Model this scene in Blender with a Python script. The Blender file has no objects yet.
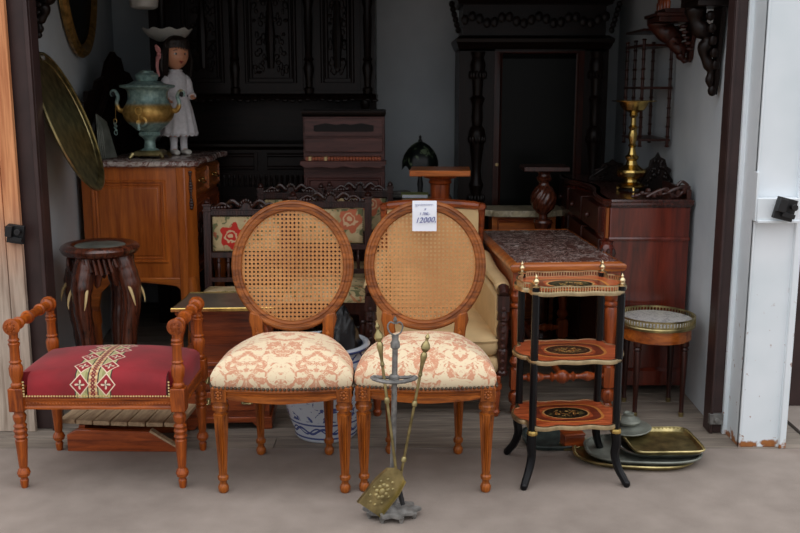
import bpy, bmesh, math, random
from mathutils import Matrix, Vector
random.seed(7)
SC = bpy.context.scene
COL = SC.collection
PI = math.pi
R = math.radians

# ------------------------------------------------------------------ camera, sky, exposure
cam_d = bpy.data.cameras.new('camera'); cam = bpy.data.objects.new('camera', cam_d); COL.objects.link(cam)
cam.location = (0, 0, 1.46); cam.rotation_euler = (R(90 - 10.7), 0, 0)
cam_d.lens = 43.2; cam_d.sensor_width = 36; cam_d.clip_start = .05
cam_d.dof.use_dof = True; cam_d.dof.focus_distance = 3.5; cam_d.dof.aperture_fstop = 5.6
SC.camera = cam
SC.view_settings.view_transform = 'Standard'; SC.view_settings.look = 'None'
SC.view_settings.gamma = 1; SC.view_settings.use_curve_mapping = False
SC.view_settings.exposure = 0.75
SKY_STRENGTH = 0.95
w = bpy.data.worlds.new('overcast_sky'); SC.world = w; w.use_nodes = True
wt = w.node_tree; wt.nodes.clear()
wo = wt.nodes.new('ShaderNodeOutputWorld'); wb = wt.nodes.new('ShaderNodeBackground')
tc = wt.nodes.new('ShaderNodeTexCoord'); sx = wt.nodes.new('ShaderNodeSeparateXYZ')
cr = wt.nodes.new('ShaderNodeValToRGB')
cr.color_ramp.elements[0].position = 0.0; cr.color_ramp.elements[0].color = (.26, .26, .27, 1)
cr.color_ramp.elements[1].position = 1.0; cr.color_ramp.elements[1].color = (1.32, 1.33, 1.38, 1)
wt.links.new(tc.outputs['Generated'], sx.inputs[0]); wt.links.new(sx.outputs['Z'], cr.inputs[0])
wt.links.new(cr.outputs[0], wb.inputs[0]); wb.inputs[1].default_value = SKY_STRENGTH
wt.links.new(wb.outputs[0], wo.inputs[0])

# ------------------------------------------------------------------ node helpers
class E:
    """a value in a node tree that can be combined with + - * / and the functions below"""
    def __init__(s, t, k): s.t, s.k = t, k
    def m(s, op, *a):
        n = s.t.nodes.new('ShaderNodeMath'); n.operation = op
        for i, q in enumerate((s,) + a):
            if isinstance(q, E): s.t.links.new(q.k, n.inputs[i])
            else: n.inputs[i].default_value = q
        return E(s.t, n.outputs[0])
    def __add__(s, o): return s.m('ADD', o)
    def __sub__(s, o): return s.m('SUBTRACT', o)
    def __mul__(s, o): return s.m('MULTIPLY', o)
    def __truediv__(s, o): return s.m('DIVIDE', o)
    __radd__ = __add__; __rmul__ = __mul__
    def lt(s, o): return s.m('LESS_THAN', o)
    def gt(s, o): return s.m('GREATER_THAN', o)
    def abs(s): return s.m('ABSOLUTE')
    def sq(s): return s.m('MULTIPLY', s)
    def sqrt(s): return s.m('SQRT')
    def sin(s): return s.m('SINE')
    def cos(s): return s.m('COSINE')
    def pp(s, o): return s.m('PINGPONG', o)
    def mod(s, o): return s.m('FLOORED_MODULO', o)
    def at2(s, o): return s.m('ARCTAN2', o)
    def min(s, o): return s.m('MINIMUM', o)
    def max(s, o): return s.m('MAXIMUM', o)
    def smooth(s, lo, hi):
        n = s.t.nodes.new('ShaderNodeMapRange'); n.interpolation_type = 'SMOOTHSTEP'
        s.t.links.new(s.k, n.inputs[0]); n.inputs[1].default_value = lo; n.inputs[2].default_value = hi
        return E(s.t, n.outputs[0])

class Mt:
    def __init__(s, name, rough=.5, metal=0, coat=0, spec=.5):
        s.mat = bpy.data.materials.new(name); s.mat.use_nodes = True
        s.t = s.mat.node_tree; s.b = s.t.nodes['Principled BSDF']
        s.b.inputs['Roughness'].default_value = rough; s.b.inputs['Metallic'].default_value = metal
        s.b.inputs['Coat Weight'].default_value = coat; s.b.inputs['Coat Roughness'].default_value = .18
        s.b.inputs['Specular IOR Level'].default_value = spec
        tcn = s.t.nodes.new('ShaderNodeTexCoord'); s.obj = tcn.outputs['Object']
        sp = s.t.nodes.new('ShaderNodeSeparateXYZ'); s.t.links.new(s.obj, sp.inputs[0])
        s.x, s.y, s.z = (E(s.t, sp.outputs[i]) for i in range(3))
    def vec(s, x, y, z):
        c = s.t.nodes.new('ShaderNodeCombineXYZ')
        for i, q in enumerate((x, y, z)):
            if isinstance(q, E): s.t.links.new(q.k, c.inputs[i])
            else: c.inputs[i].default_value = q
        return c.outputs[0]
    def noise(s, scale=5, detail=3, v=None, stretch=(1, 1, 1), dist=0, rough=.5):
        n = s.t.nodes.new('ShaderNodeTexNoise'); n.inputs['Scale'].default_value = scale
        n.inputs['Detail'].default_value = detail; n.inputs['Distortion'].default_value = dist
        n.inputs['Roughness'].default_value = rough
        mp = s.t.nodes.new('ShaderNodeMapping'); mp.inputs['Scale'].default_value = stretch
        s.t.links.new(v if v is not None else s.obj, mp.inputs[0]); s.t.links.new(mp.outputs[0], n.inputs['Vector'])
        return E(s.t, n.outputs['Fac'])
    def voro(s, scale=5, v=None, feature='F1', stretch=(1, 1, 1)):
        n = s.t.nodes.new('ShaderNodeTexVoronoi'); n.feature = feature; n.inputs['Scale'].default_value = scale
        mp = s.t.nodes.new('ShaderNodeMapping'); mp.inputs['Scale'].default_value = stretch
        s.t.links.new(v if v is not None else s.obj, mp.inputs[0]); s.t.links.new(mp.outputs[0], n.inputs['Vector'])
        return E(s.t, n.outputs['Distance'])
    def ramp(s, f, stops):
        r = s.t.nodes.new('ShaderNodeValToRGB'); s.t.links.new(f.k, r.inputs[0])
        el = r.color_ramp.elements
        while len(el) < len(stops): el.new(.5)
        for e, (p, c) in zip(el, stops): e.position = p; e.color = tuple(c) + (1,)
        return r.outputs[0]
    def mix(s, f, a, b):
        n = s.t.nodes.new('ShaderNodeMix'); n.data_type = 'RGBA'
        if isinstance(f, E): s.t.links.new(f.k, n.inputs[0])
        else: n.inputs[0].default_value = f
        for i, q in ((6, a), (7, b)):
            if isinstance(q, tuple): n.inputs[i].default_value = q + (1,)
            else: s.t.links.new(q, n.inputs[i])
        return n.outputs[2]
    def col(s, c):
        if isinstance(c, tuple): s.b.inputs['Base Color'].default_value = c + (1,)
        else: s.t.links.new(c, s.b.inputs['Base Color'])
        return s
    def setin(s, nm, e): s.t.links.new(e.k, s.b.inputs[nm]); return s
    def bump(s, e, strength=.3, dist=.002):
        n = s.t.nodes.new('ShaderNodeBump'); n.inputs['Strength'].default_value = strength
        n.inputs['Distance'].default_value = dist; s.t.links.new(e.k, n.inputs['Height'])
        s.t.links.new(n.outputs[0], s.b.inputs['Normal']); return s

def lin(r, g, b):
    f = lambda c: (c / 255 / 12.92) if c / 255 <= .04045 else ((c / 255 + .055) / 1.055) ** 2.4
    return (f(r), f(g), f(b))

def wood(name, dark, light, grain='z', rough=.38, coat=.25, spec=.5, scale=9, contrast=(.35, .68), bump=.15):
    m = Mt(name, rough, coat=coat, spec=spec)
    st = {'z': (6, 6, .6), 'x': (.6, 6, 6), 'y': (6, .6, 6)}[grain]
    a = m.noise(scale, 5, stretch=st, dist=.8); b = m.noise(scale * 7, 2, stretch=st)
    c = m.noise(2.2, 2)
    f = a * .62 + b * .18 + c * .2
    m.col(m.ramp(f, [(contrast[0], dark), (contrast[1], light)])); m.bump(b, bump, .001)
    return m.mat

def plain(name, c, rough=.5, metal=0, var=.12, scale=14, bump=.1, coat=0, spec=.5):
    m = Mt(name, rough, metal, coat, spec)
    n = m.noise(scale, 4)
    d = tuple(max(0, v * (1 - var * 2)) for v in c); l = tuple(v * (1 + var) for v in c)
    m.col(m.ramp(n, [(.3, d), (.7, l)]))
    if bump: m.bump(n, bump, .002)
    return m.mat

M = {}
M['honey'] = wood('honey_wood', lin(88, 38, 8), lin(192, 106, 34), 'z', .4, .1, spec=.35)
M['honey_x'] = wood('honey_wood_across', lin(88, 38, 8), lin(192, 106, 34), 'x', .4, .1, spec=.35)
M['oval'] = wood('oval_frame_wood', lin(88, 42, 14), lin(186, 110, 50), 'x', .36, .15, spec=.4)
M['bench'] = wood('bench_wood', lin(94, 36, 8), lin(196, 98, 28), 'z', .4, .1, spec=.35)
M['bench_x'] = wood('bench_wood_across', lin(94, 36, 8), lin(198, 102, 32), 'x', .4, .1, spec=.35)
M['orange'] = wood('orange_walnut', lin(142, 64, 18), lin(216, 120, 46), 'z', .3, .4, scale=4)
M['orange_x'] = wood('orange_walnut_across', lin(118, 48, 12), lin(222, 126, 48), 'x', .3, .4, scale=5)
M['redwood'] = wood('reddish_wood', lin(96, 36, 12), lin(188, 90, 38), 'z', .3, .35)
M['redwood_x'] = wood('reddish_wood_across', lin(96, 36, 12), lin(188, 90, 38), 'x', .3, .35)
M['mahog'] = wood('flame_mahogany', lin(34, 9, 5), lin(132, 46, 24), 'z', .22, .6, scale=3.5, contrast=(.3, .72))
M['mahog_y'] = wood('dark_mahogany', lin(34, 14, 10), lin(84, 36, 24), 'y', .22, .6)
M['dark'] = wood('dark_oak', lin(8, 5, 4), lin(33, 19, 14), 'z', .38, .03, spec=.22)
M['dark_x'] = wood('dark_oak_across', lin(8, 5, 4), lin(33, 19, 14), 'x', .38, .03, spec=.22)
M['walnut'] = wood('dark_walnut', lin(26, 11, 8), lin(82, 42, 33), 'z', .3, .2)
M['elephant'] = wood('carved_elephant_wood', lin(42, 18, 12), lin(120, 62, 40), 'z', .27, .5)
M['reddark'] = wood('dark_red_wood', lin(26, 10, 7), lin(72, 30, 18), 'z', .35, .1, spec=.3)
M['shelftop'] = plain('grey_brown_shelf_top', lin(84, 76, 66), .3, 0, .2, 12)
M['palebrass'] = plain('pale_brass', (.74, .60, .36), .34, 1, .15, 30, .1)
M['harm'] = wood('dull_red_wood', lin(64, 32, 28), lin(112, 64, 56), 'x', .45, .1)
M['lacquer'] = plain('black_lacquer', (.004, .004, .005), .3, 0, .1, coat=.0, spec=.25)
M['iron'] = plain('grey_iron', lin(132, 130, 126), .55, .25, .25, 40, .4)
M['brass'] = plain('polished_brass', (.72, .50, .16), .24, 1, .2, 30, .1)
M['dullbrass'] = plain('dull_brass', (.48, .40, .19), .4, 1, .3, 18, .15)
M['nail'] = plain('bronze_nails', (.13, .10, .07), .3, .8, .2)
M['goldnail'] = plain('gilt_nails', (.78, .60, .28), .35, .7, .1)
M['silver'] = plain('tarnished_silver', (.38, .40, .38), .36, 1, .25, 12, .1)
M['pewter'] = plain('grey_pewter', lin(128, 132, 122), .55, .45, .2, 16, .25)
M['verdi'] = plain('dark_green_metal', lin(64, 74, 70), .5, .4, .3, 22, .3)
M['ivory'] = plain('ivory', lin(226, 196, 138), .35, 0, .05)
M['cream'] = plain('cream_upholstery', lin(222, 188, 136), .8, 0, .07, 8, .2)
M['black'] = plain('black_rubber', (.008, .008, .009), .55, 0, .2)
M['paper'] = plain('white_paper', lin(238, 242, 250), .8, 0, .02, 4, 0)
M['ink'] = plain('blue_ink', lin(44, 60, 140), .7, 0, .05, 4, 0)
M['white_cloth'] = plain('white_cotton', lin(232, 230, 232), .85, 0, .06, 60, .3)
M['porcelain'] = plain('white_porcelain', lin(225, 222, 212), .3, 0, .05)
M['skin'] = plain('doll_skin', lin(228, 160, 122), .42, 0, .04, 6, 0)
M['hair'] = plain('dark_brown_hair', (.026, .016, .011), .5, 0, .4, 60, .6)
M['pink'] = plain('pink_ribbon', lin(222, 148, 144), .7, 0, .05)
M['lips'] = plain('lips', lin(176, 66, 60), .4)
M['glassdark'] = plain('dark_door_glass', (.004, .005, .004), .3, 0, .2, 3, 0, spec=.12)
M['plaster'] = (lambda m: (m.col(m.ramp(m.noise(2.2, 4), [(.3, lin(184, 193, 198)), (.7, lin(208, 215, 218))])), m.bump(m.noise(60, 3), .1, .002), m.mat)[-1])(Mt('grey_white_plaster', .85))
M['ceil'] = plain('dark_ceiling_board', lin(88, 84, 80), .9, 0, .1)
M['brownpaint'] = plain('brown_painted_steel', lin(60, 42, 40), .45, 0, .15, 9, .2)
M['darkcloth'] = plain('black_plastic_bag', (.007, .007, .008), .35, 0, .2, 25, .8)
M['bluegrey'] = plain('blue_grey_plastic', lin(116, 134, 160), .5, 0, .06)
M['book'] = plain('green_book_cloth', lin(150, 160, 90), .7, 0, .1)
M['gilt'] = plain('gilded_wood', (.42, .24, .07), .35, .6, .3, 30, .5)
M['clearmirror'] = plain('old_mirror', (.10, .10, .10), .08, 1, .1, 3, 0)
M['greycloth'] = plain('grey_fabric_bundle', lin(110, 108, 104), .9, 0, .25, 12, .6)

def mk_asphalt():
    m = Mt('asphalt', .82)
    a = m.noise(1.3, 5, dist=.4); b = m.noise(260, 2); c = m.noise(9, 4)
    f = a * .5 + c * .3 + b * .2
    base = m.ramp(f, [(.36, lin(126, 115, 106)), (.62, lin(154, 142, 132))])
    speck = m.voro(70).lt(.05)
    base = m.mix(speck * .5, base, lin(188, 180, 172))
    # a brown stain on the ground right of the steel column, a seam of old dirt by its foot
    sx_ = (m.x - 1.95); sy_ = (m.y - 3.62)
    st = (sx_ * sx_ + sy_ * sy_ * 3).sqrt() + (m.noise(6, 4) - .5) * .5
    base = m.mix((st * -1 + .42).smooth(0, .3) * .75, base, lin(92, 68, 54))
    m.col(base); m.bump(b * .6 + c * .4, .5, .004); return m.mat
M['asphalt'] = mk_asphalt()

def mk_plank():
    m = Mt('worn_grey_floorboard', .75)
    a = m.noise(10, 5, stretch=(.5, 7, 5)); c = m.noise(1.6, 4)
    wet = m.ramp(a * .55 + c * .45, [(.3, lin(88, 80, 72)), (.66, lin(154, 142, 128))])
    m.col(wet); m.bump(a, .3, .002); return m.mat
M['plank'] = mk_plank()

def mk_door():
    m = Mt('weathered_pine_board', .7)
    a = m.noise(7, 5, stretch=(9, 9, .5), dist=.5); c = m.noise(3, 4); k = m.voro(4.2, stretch=(1, 1, .55))
    top = m.ramp(a * .7 + c * .3, [(.3, lin(170, 96, 54)), (.66, lin(236, 166, 112))])
    low = m.ramp(a * .7 + c * .3, [(.3, lin(140, 120, 104)), (.66, lin(206, 190, 172))])
    col = m.mix((m.z + (c - .5) * .5).smooth(-.55, .1), low, top)
    col = m.mix(k.lt(.045), col, lin(86, 56, 40))
    m.col(col); m.bump(a, .5, .003); return m.mat
M['doorboard'] = mk_door()

M['crateplank'] = wood('bare_crate_board', lin(140, 112, 84), lin(206, 178, 140), 'y', .75, 0)
def mk_column():
    m = Mt('white_painted_steel', .45)
    n = m.noise(22, 5); big = m.noise(3, 3)
    col = m.ramp(big, [(.3, lin(222, 232, 236)), (.7, lin(240, 246, 250))])
    rust = m.ramp(n, [(.3, lin(110, 58, 28)), (.7, lin(176, 112, 58))])
    f = (m.z * -11 + .42 + (n - .5) * 3.2).smooth(.1, .5)
    spots = (m.noise(34, 4) - .66).smooth(0, .04) * (m.z * -1 + .8).smooth(0, .6)
    m.col(m.mix(f.max(spots * .8), col, rust)); m.bump(n, .12, .002); return m.mat
M['column'] = mk_column()

def mk_cane():
    m = Mt('woven_cane', .5)
    a = m.noise(120, 2); c = m.noise(5, 3)
    m.col(m.ramp(a * .4 + c * .6, [(.3, lin(178, 116, 62)), (.7, lin(226, 166, 102))])); return m.mat
M['cane'] = mk_cane()

def mk_damask(name, seed):
    m = Mt(name, .8)
    # mirrored repeat of coral flowers and scrolls on cream
    u = (m.x + .001 + (m.noise(3, 1) - .5) * .02).pp(.125); v = m.y + m.z * .8
    vv = m.vec(u, v, seed)
    n = m.noise(17, 3, v=vv, dist=.9); n2 = m.noise(38, 2, v=vv, dist=1.4)
    fine = m.noise(85, 2, v=vv, dist=1)
    pat = (n - .515).smooth(0, .02)
    cut = (n2 - .44).abs().gt(.025)
    scroll = ((n - .44).abs() * -1 + .010).smooth(0, .006) * (n2 - .5).gt(0)
    f = (pat * cut).max((m.noise(27, 2, v=vv, dist=1) - .60).smooth(0, .02)).max(scroll) * ((fine - .36).smooth(0, .12) * .5 + .5)
    weave = m.noise(400, 1)
    col = m.mix(f * .75, lin(238, 218, 182), lin(208, 124, 88))
    m.col(col); m.bump(weave * .4 + f * .3, .25, .001)
    m.b.inputs['Sheen Weight'].default_value = .1; return m.mat
M['damask'] = mk_damask('coral_damask', .03); M['damask2'] = mk_damask('coral_damask_second', .09)

def mk_velvet():
    m = Mt('red_velvet_with_band', .75)
    at_ = m.t.nodes.new('ShaderNodeAttribute'); at_.attribute_name = 'arc'; arc = E(m.t, at_.outputs['Fac'])
    n = m.noise(7, 4); wv = m.noise(300, 1)
    red = m.ramp(n, [(.28, lin(112, 10, 18)), (.72, lin(158, 22, 34))])
    x = m.x + .013; y = arc   # cloth runs down the front edge
    green = lin(176, 170, 116); cream = lin(226, 202, 176); black = lin(34, 24, 26)
    ax = x.abs()
    band = ax.lt(.066)
    s = m.mix((x * 210).sin().gt(.2) * (y * 120 + x * 90).sin().gt(-.2), green, lin(150, 146, 92))
    # central braid
    zz = ((y * 1).pp(.014) - .007) * .9
    braid = ax.lt(.016)
    b1 = (x - zz).abs().lt(.0035).max((x + zz).abs().lt(.0035))
    bc = m.mix(b1, m.mix((y * 260).sin().gt(0), lin(196, 140, 96), lin(214, 190, 140)), lin(120, 24, 30))
    s = m.mix(braid, s, bc)
    s = m.mix((ax - .018).abs().lt(.0022).max((ax - .064).abs().lt(.002)), s, black)
    # diamonds in two columns
    yy = (y + .079).mod(.086) - .043
    dx = (ax - .047)
    d = dx.abs() + yy.abs() * .82
    dia = d.lt(.036)
    s2 = m.mix(d.lt(.036), s, cream); s2 = m.mix(d.lt(.031), s2, lin(150, 20, 32))
    rr = (dx.sq() + yy.sq()).sqrt(); an = yy.at2(dx)
    star = rr.lt((an * 4).cos() * .007 + .011)
    s2 = m.mix(star, s2, lin(60, 70, 54)); s2 = m.mix(star * ((an * 4 + 1).sin().gt(.1)), s2, cream)
    m.col(m.mix(band.max(dia), red, s2))
    m.bump(wv, .2, .001); m.b.inputs['Sheen Weight'].default_value = .12; return m.mat
M['velvet'] = mk_velvet()

def mk_tapestry(name, fx, fz, red=True, seed=0):
    m = Mt(name, .85)
    n = m.noise(16, 3, dist=1.2); n2 = m.noise(26, 3, dist=1); wv = m.noise(160, 1)
    base = m.ramp(m.noise(9, 3), [(.3, lin(176, 152, 106)), (.7, lin(222, 200, 156))])
    base = m.mix((n - .56).smooth(0, .05) * .85, base, lin(84, 98, 60))
    base = m.mix((n2 - .62).smooth(0, .04) * .8, base, lin(190, 116, 74) if not red else lin(182, 84, 60))
    dx = m.x - fx; dz = m.z - fz; rr = (dx.sq() + dz.sq()).sqrt(); an = dz.at2(dx)
    fcol = lin(206, 50, 38) if red else lin(204, 112, 78)
    rr = rr + (m.noise(24, 3) - .5) * .06
    fl = rr.lt((an * 5).cos() * .010 + .060)
    inner = (rr - .030).abs().lt(.005).max(rr.lt(.011))
    base = m.mix(fl, base, fcol); base = m.mix(inner * fl, base, lin(226, 190, 150))
    m.col(base); m.bump(wv, .4, .001); return m.mat
M['tap1'] = mk_tapestry('tapestry_red_flower', -.075, .725)
M['tap2'] = mk_tapestry('tapestry_orange_flower', .105, .775, False)
M['tap3'] = mk_tapestry('tapestry_faded_flowers', .08, .8, False)

def mk_marble(name, base, vein, vein2, scale=6, rough=.2, cut=(.0, .10)):
    m = Mt(name, rough, coat=.2)
    n = m.noise(scale, 6, dist=1.4); b = m.noise(scale * 2.6, 5, dist=2)
    v = (n - .5).abs(); v2 = (b - .5).abs()
    c = m.mix((v * -1 + cut[1]).smooth(0, cut[1]), base, vein)
    c = m.mix((v2 * -1 + .03).smooth(0, .03) * .8, c, vein2); c = m.mix((m.noise(scale * 1.7, 5, dist=1.5) - .62).smooth(0, .06) * .75, c, vein2)
    m.col(c); return m.mat
M['marble_white'] = mk_marble('white_marble', lin(226, 226, 220), lin(176, 178, 176), lin(150, 152, 152), 9, .3, (0, .03))
M['marble_brown'] = mk_marble('red_brown_marble', lin(116, 76, 66), lin(160, 134, 126), lin(226, 216, 208), 5, .2, (0, .03))
M['marble_grey'] = mk_marble('rose_grey_marble', lin(112, 74, 66), lin(186, 172, 164), lin(206, 198, 190), 7, .2, (0, .06))
M['marble_cream'] = mk_marble('cream_marble', lin(214, 200, 164), lin(180, 166, 132), lin(232, 222, 196), 6, .3)

def mk_marq(a, b):
    m = Mt('inlaid_marquetry', .3, coat=.3)
    r = ((m.x / a).sq() + (m.y / b).sq()).sqrt(); an = (m.y / b).at2(m.x / a)
    rw = r + (an * 4).cos() * .045
    g = m.noise(11, 4, stretch=(1, 6, 1), dist=1)
    veneer = m.ramp(g, [(.3, lin(150, 62, 30)), (.7, lin(218, 112, 64))])
    dk = m.ramp(g, [(.3, lin(100, 40, 26)), (.7, lin(150, 70, 44))])
    c = m.mix((rw - .62).abs().lt(.09), veneer, dk)
    c = m.mix((rw - .72).abs().lt(.028), c, lin(216, 140, 66))
    c = m.mix((r - .44).abs().lt(.018), c, lin(212, 160, 96))
    c = m.mix(r.lt(.42), c, lin(26, 26, 22))
    n = m.noise(46, 3, dist=1.5)
    fl = (n - .52).gt(0) * r.lt(.25)
    c = m.mix(fl, c, m.ramp(m.noise(60, 1), [(.4, lin(206, 130, 56)), (.6, lin(232, 190, 110))]))
    fl2 = (n - .58).gt(0) * r.lt(.36)
    c = m.mix(fl2, c, lin(106, 96, 56))
    m.col(c); return m.mat
M['marq'] = mk_marq(.2, .135)

def mk_blue():
    m = Mt('blue_white_ceramic', .18, coat=.4)
    an = m.y.at2(m.x); v = m.vec(an * .17, m.z, 0)
    n = m.noise(15, 4, v=v, dist=1.8); n2 = m.noise(40, 3, v=v, dist=1)
    f = (n - .545).smooth(0, .02) * (n2 - .38).smooth(0, .1)
    zc = m.z
    # scrolling bands at foot and rim
    k = ((an * 9).sin() * .012 + zc - .055).abs().lt(.006).max(((an * 9 + 1.57).sin() * .014 + zc - .055).abs().lt(.004))
    lines = (zc - .085).abs().lt(.004).max((zc - .02).abs().lt(.004)).max((zc - .345).abs().lt(.004)).max((zc - .39).abs().lt(.006))
    r2 = ((an * 14).sin() * .012 + zc - .37).abs().lt(.006)
    quiet = (zc - .10).gt(0) * (zc - .34).lt(0)
    f = (f * quiet).max(k).max(lines).max(r2)
    m.col(m.mix(f * .9, lin(206, 214, 224), lin(40, 62, 138))); return m.mat
M['blue'] = mk_blue()

def mk_samovar():
    m = Mt('patinated_brass', .42, .55)
    n = m.noise(13, 4, stretch=(1, 1, .7), dist=.6); n2 = m.noise(50, 3)
    belly = ((m.z - .205).abs() * -1 + .05).smooth(0, .02)
    green = m.ramp(n2, [(.3, lin(104, 134, 130)), (.7, lin(164, 192, 184))])
    br = m.ramp(n2, [(.3, lin(176, 132, 58)), (.7, lin(222, 178, 96))])
    f = ((n - .58).smooth(0, .12) * .7).max(belly * .95)
    m.col(m.mix(f, green, br)); m.setin('Metallic', f * .5 + .25); m.bump(n2, .2, .002); return m.mat
M['samovar'] = mk_samovar()

def mk_lampglass():
    m = Mt('leaded_dark_glass', .4, coat=.1, spec=.3)
    v = m.voro(26, feature='F1'); n = m.noise(24, 1)
    c = m.ramp(n, [(.42, lin(6, 12, 10)), (.58, lin(12, 24, 18)), (.66, lin(90, 104, 80))])
    e = m.voro(26, feature='DISTANCE_TO_EDGE').lt(.04)
    m.col(m.mix(e, c, (.005, .005, .005))); return m.mat
M['lampglass'] = mk_lampglass()

# ------------------------------------------------------------------ mesh helpers
I4 = Matrix.Identity(4)
def T(x, y, z): return Matrix.Translation((x, y, z))
def RX(a): return Matrix.Rotation(R(a), 4, 'X')
def RY(a): return Matrix.Rotation(R(a), 4, 'Y')
def RZ(a): return Matrix.Rotation(R(a), 4, 'Z')

def spline(pts, n=6, closed=False):
    out = []; N = len(pts); rng = N if closed else N - 1
    for i in range(rng):
        p = [pts[(i + k) % N] if closed else pts[min(max(i + k, 0), N - 1)] for k in (-1, 0, 1, 2)]
        for j in range(n):
            t = j / n
            out.append(tuple(.5 * (2 * b + (-a + c) * t + (2 * a - 5 * b + 4 * c - d) * t * t + (-a + 3 * b - 3 * c + d) * t ** 3) for a, b, c, d in zip(*p)))
    if not closed: out.append(tuple(pts[-1]))
    return out

class MB:
    def __init__(s): s.v = []; s.f = []; s.M = I4
    def add(s, vs, fs, mx=None):
        k = len(s.v); mm = s.M @ mx if mx is not None else s.M
        s.v += [tuple(mm @ Vector(p)) for p in vs]; s.f += [tuple(i + k for i in f) for f in fs]; return s
    def box(s, c, d, mx=None):
        x, y, z = (q / 2 for q in d)
        vs = [(c[0] + a * x, c[1] + b * y, c[2] + e * z) for a in (-1, 1) for b in (-1, 1) for e in (-1, 1)]
        return s.add(vs, [(0, 1, 3, 2), (4, 6, 7, 5), (0, 4, 5, 1), (2, 3, 7, 6), (0, 2, 6, 4), (1, 5, 7, 3)], mx)
    def b2(s, a, b, mx=None):
        return s.box([(p + q) / 2 for p, q in zip(a, b)], [abs(q - p) for p, q in zip(a, b)], mx)
    def lathe(s, prof, n=20, mx=None, c=(0, 0, 0), flute=None, sx=1, sy=1):
        """prof = [(z, r)]; flute = (z0, z1, depth)"""
        vs = []; fs = []
        for z, r in prof:
            for i in range(n):
                rr = r
                if flute and flute[0] <= z <= flute[1] and i % 2: rr = r * (1 - flute[2])
                a = 2 * PI * i / n
                vs.append((c[0] + rr * sx * math.cos(a), c[1] + rr * sy * math.sin(a), c[2] + z))
        for j in range(len(prof) - 1):
            for i in range(n):
                i2 = (i + 1) % n
                fs.append((j * n + i, j * n + i2, (j + 1) * n + i2, (j + 1) * n + i))
        fs.append(tuple(reversed(range(n)))); fs.append(tuple((len(prof) - 1) * n + i for i in range(n)))
        return s.add(vs, fs, mx)
    def tube(s, pts, rad, n=8, mx=None, closed=False, flat=1.0):
        P = [Vector(p) for p in pts]; N = len(P)
        if not hasattr(rad, '__len__'): rad = [rad] * N
        vs = []; fs = []; up = None
        for i, p in enumerate(P):
            t = (P[(i + 1) % N] - P[i - 1]) if closed else (P[min(i + 1, N - 1)] - P[max(i - 1, 0)])
            t.normalize()
            if up is None:
                up = Vector((0, 0, 1)) if abs(t.z) < .9 else Vector((0, 1, 0))
            a = t.cross(up)
            if a.length < 1e-5: a = t.orthogonal()
            a.normalize(); b = a.cross(t); b.normalize(); up = b
            for k in range(n):
                g = 2 * PI * k / n
                vs.append(tuple(p + a * math.cos(g) * rad[i] + b * math.sin(g) * rad[i] * flat))
        for i in range(N if closed else N - 1):
            for k in range(n):
                k2 = (k + 1) % n; j = (i + 1) % N
                fs.append((i * n + k, i * n + k2, j * n + k2, j * n + k))
        if not closed:
            fs.append(tuple(reversed(range(n)))); fs.append(tuple((N - 1) * n + k for k in range(n)))
        return s.add(vs, fs, mx)
    def prism(s, poly, a, b, mx=None, axis='z'):
        n = len(poly)
        def q(u, v, h): return {'z': (u, v, h), 'y': (u, h, v), 'x': (h, u, v)}[axis]
        vs = [q(u, v, a) for u, v in poly] + [q(u, v, b) for u, v in poly]
        fs = [tuple(reversed(range(n))), tuple(range(n, 2 * n))] + [(i, (i + 1) % n, (i + 1) % n + n, i + n) for i in range(n)]
        return s.add(vs, fs, mx)
    def ball(s, c, r, n=10, mx=None):
        if not hasattr(r, '__len__'): r = (r, r, r)
        m_ = n // 2 + 1; prof = []; vs = []; fs = []
        for j in range(m_ + 1):
            ph = PI * (j / m_) - PI / 2
            for i in range(n):
                a = 2 * PI * i / n
                vs.append((c[0] + r[0] * math.cos(ph) * math.cos(a), c[1] + r[1] * math.cos(ph) * math.sin(a), c[2] + r[2] * math.sin(ph)))
        for j in range(m_):
            for i in range(n):
                i2 = (i + 1) % n
                fs.append((j * n + i, j * n + i2, (j + 1) * n + i2, (j + 1) * n + i))
        return s.add(vs, fs, mx)
    def sweep(s, path, prof, closed=True, mx=None, cap=True):
        """path = [(x, y)] counter-clockwise, prof = [(outward, z)] polygon"""
        N = len(path); K = len(prof); vs = []; fs = []
        for i in range(N):
            if closed: t = (path[(i + 1) % N][0] - path[i - 1][0], path[(i + 1) % N][1] - path[i - 1][1])
            else:
                p, q = path[min(i + 1, N - 1)], path[max(i - 1, 0)]; t = (p[0] - q[0], p[1] - q[1])
            l = math.hypot(*t) or 1; nx, ny = t[1] / l, -t[0] / l
            for o, z in prof: vs.append((path[i][0] + nx * o, path[i][1] + ny * o, z))
        for i in range(N if closed else N - 1):
            j = (i + 1) % N
            for k in range(K):
                k2 = (k + 1) % K
                fs.append((i * K + k, j * K + k, j * K + k2, i * K + k2))
        if not closed:
            fs.append(tuple(range(K))); fs.append(tuple(reversed([(N - 1) * K + k for k in range(K)])))
        return s.add(vs, fs, mx)
    def cushion(s, path, rings, c=None, mx=None):
        """rings = [(scale, z)] from the edge inwards; last one closes to a point"""
        N = len(path)
        if c is None: c = (sum(p[0] for p in path) / N, sum(p[1] for p in path) / N)
        vs = []; fs = []
        for sc, z in rings:
            for x, y in path: vs.append((c[0] + (x - c[0]) * sc, c[1] + (y - c[1]) * sc, z))
        for j in range(len(rings) - 1):
            for i in range(N):
                i2 = (i + 1) % N
                fs.append((j * N + i, j * N + i2, (j + 1) * N + i2, (j + 1) * N + i))
        fs.append(tuple(reversed(range(N)))); fs.append(tuple((len(rings) - 1) * N + i for i in range(N)))
        return s.add(vs, fs, mx)
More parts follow.
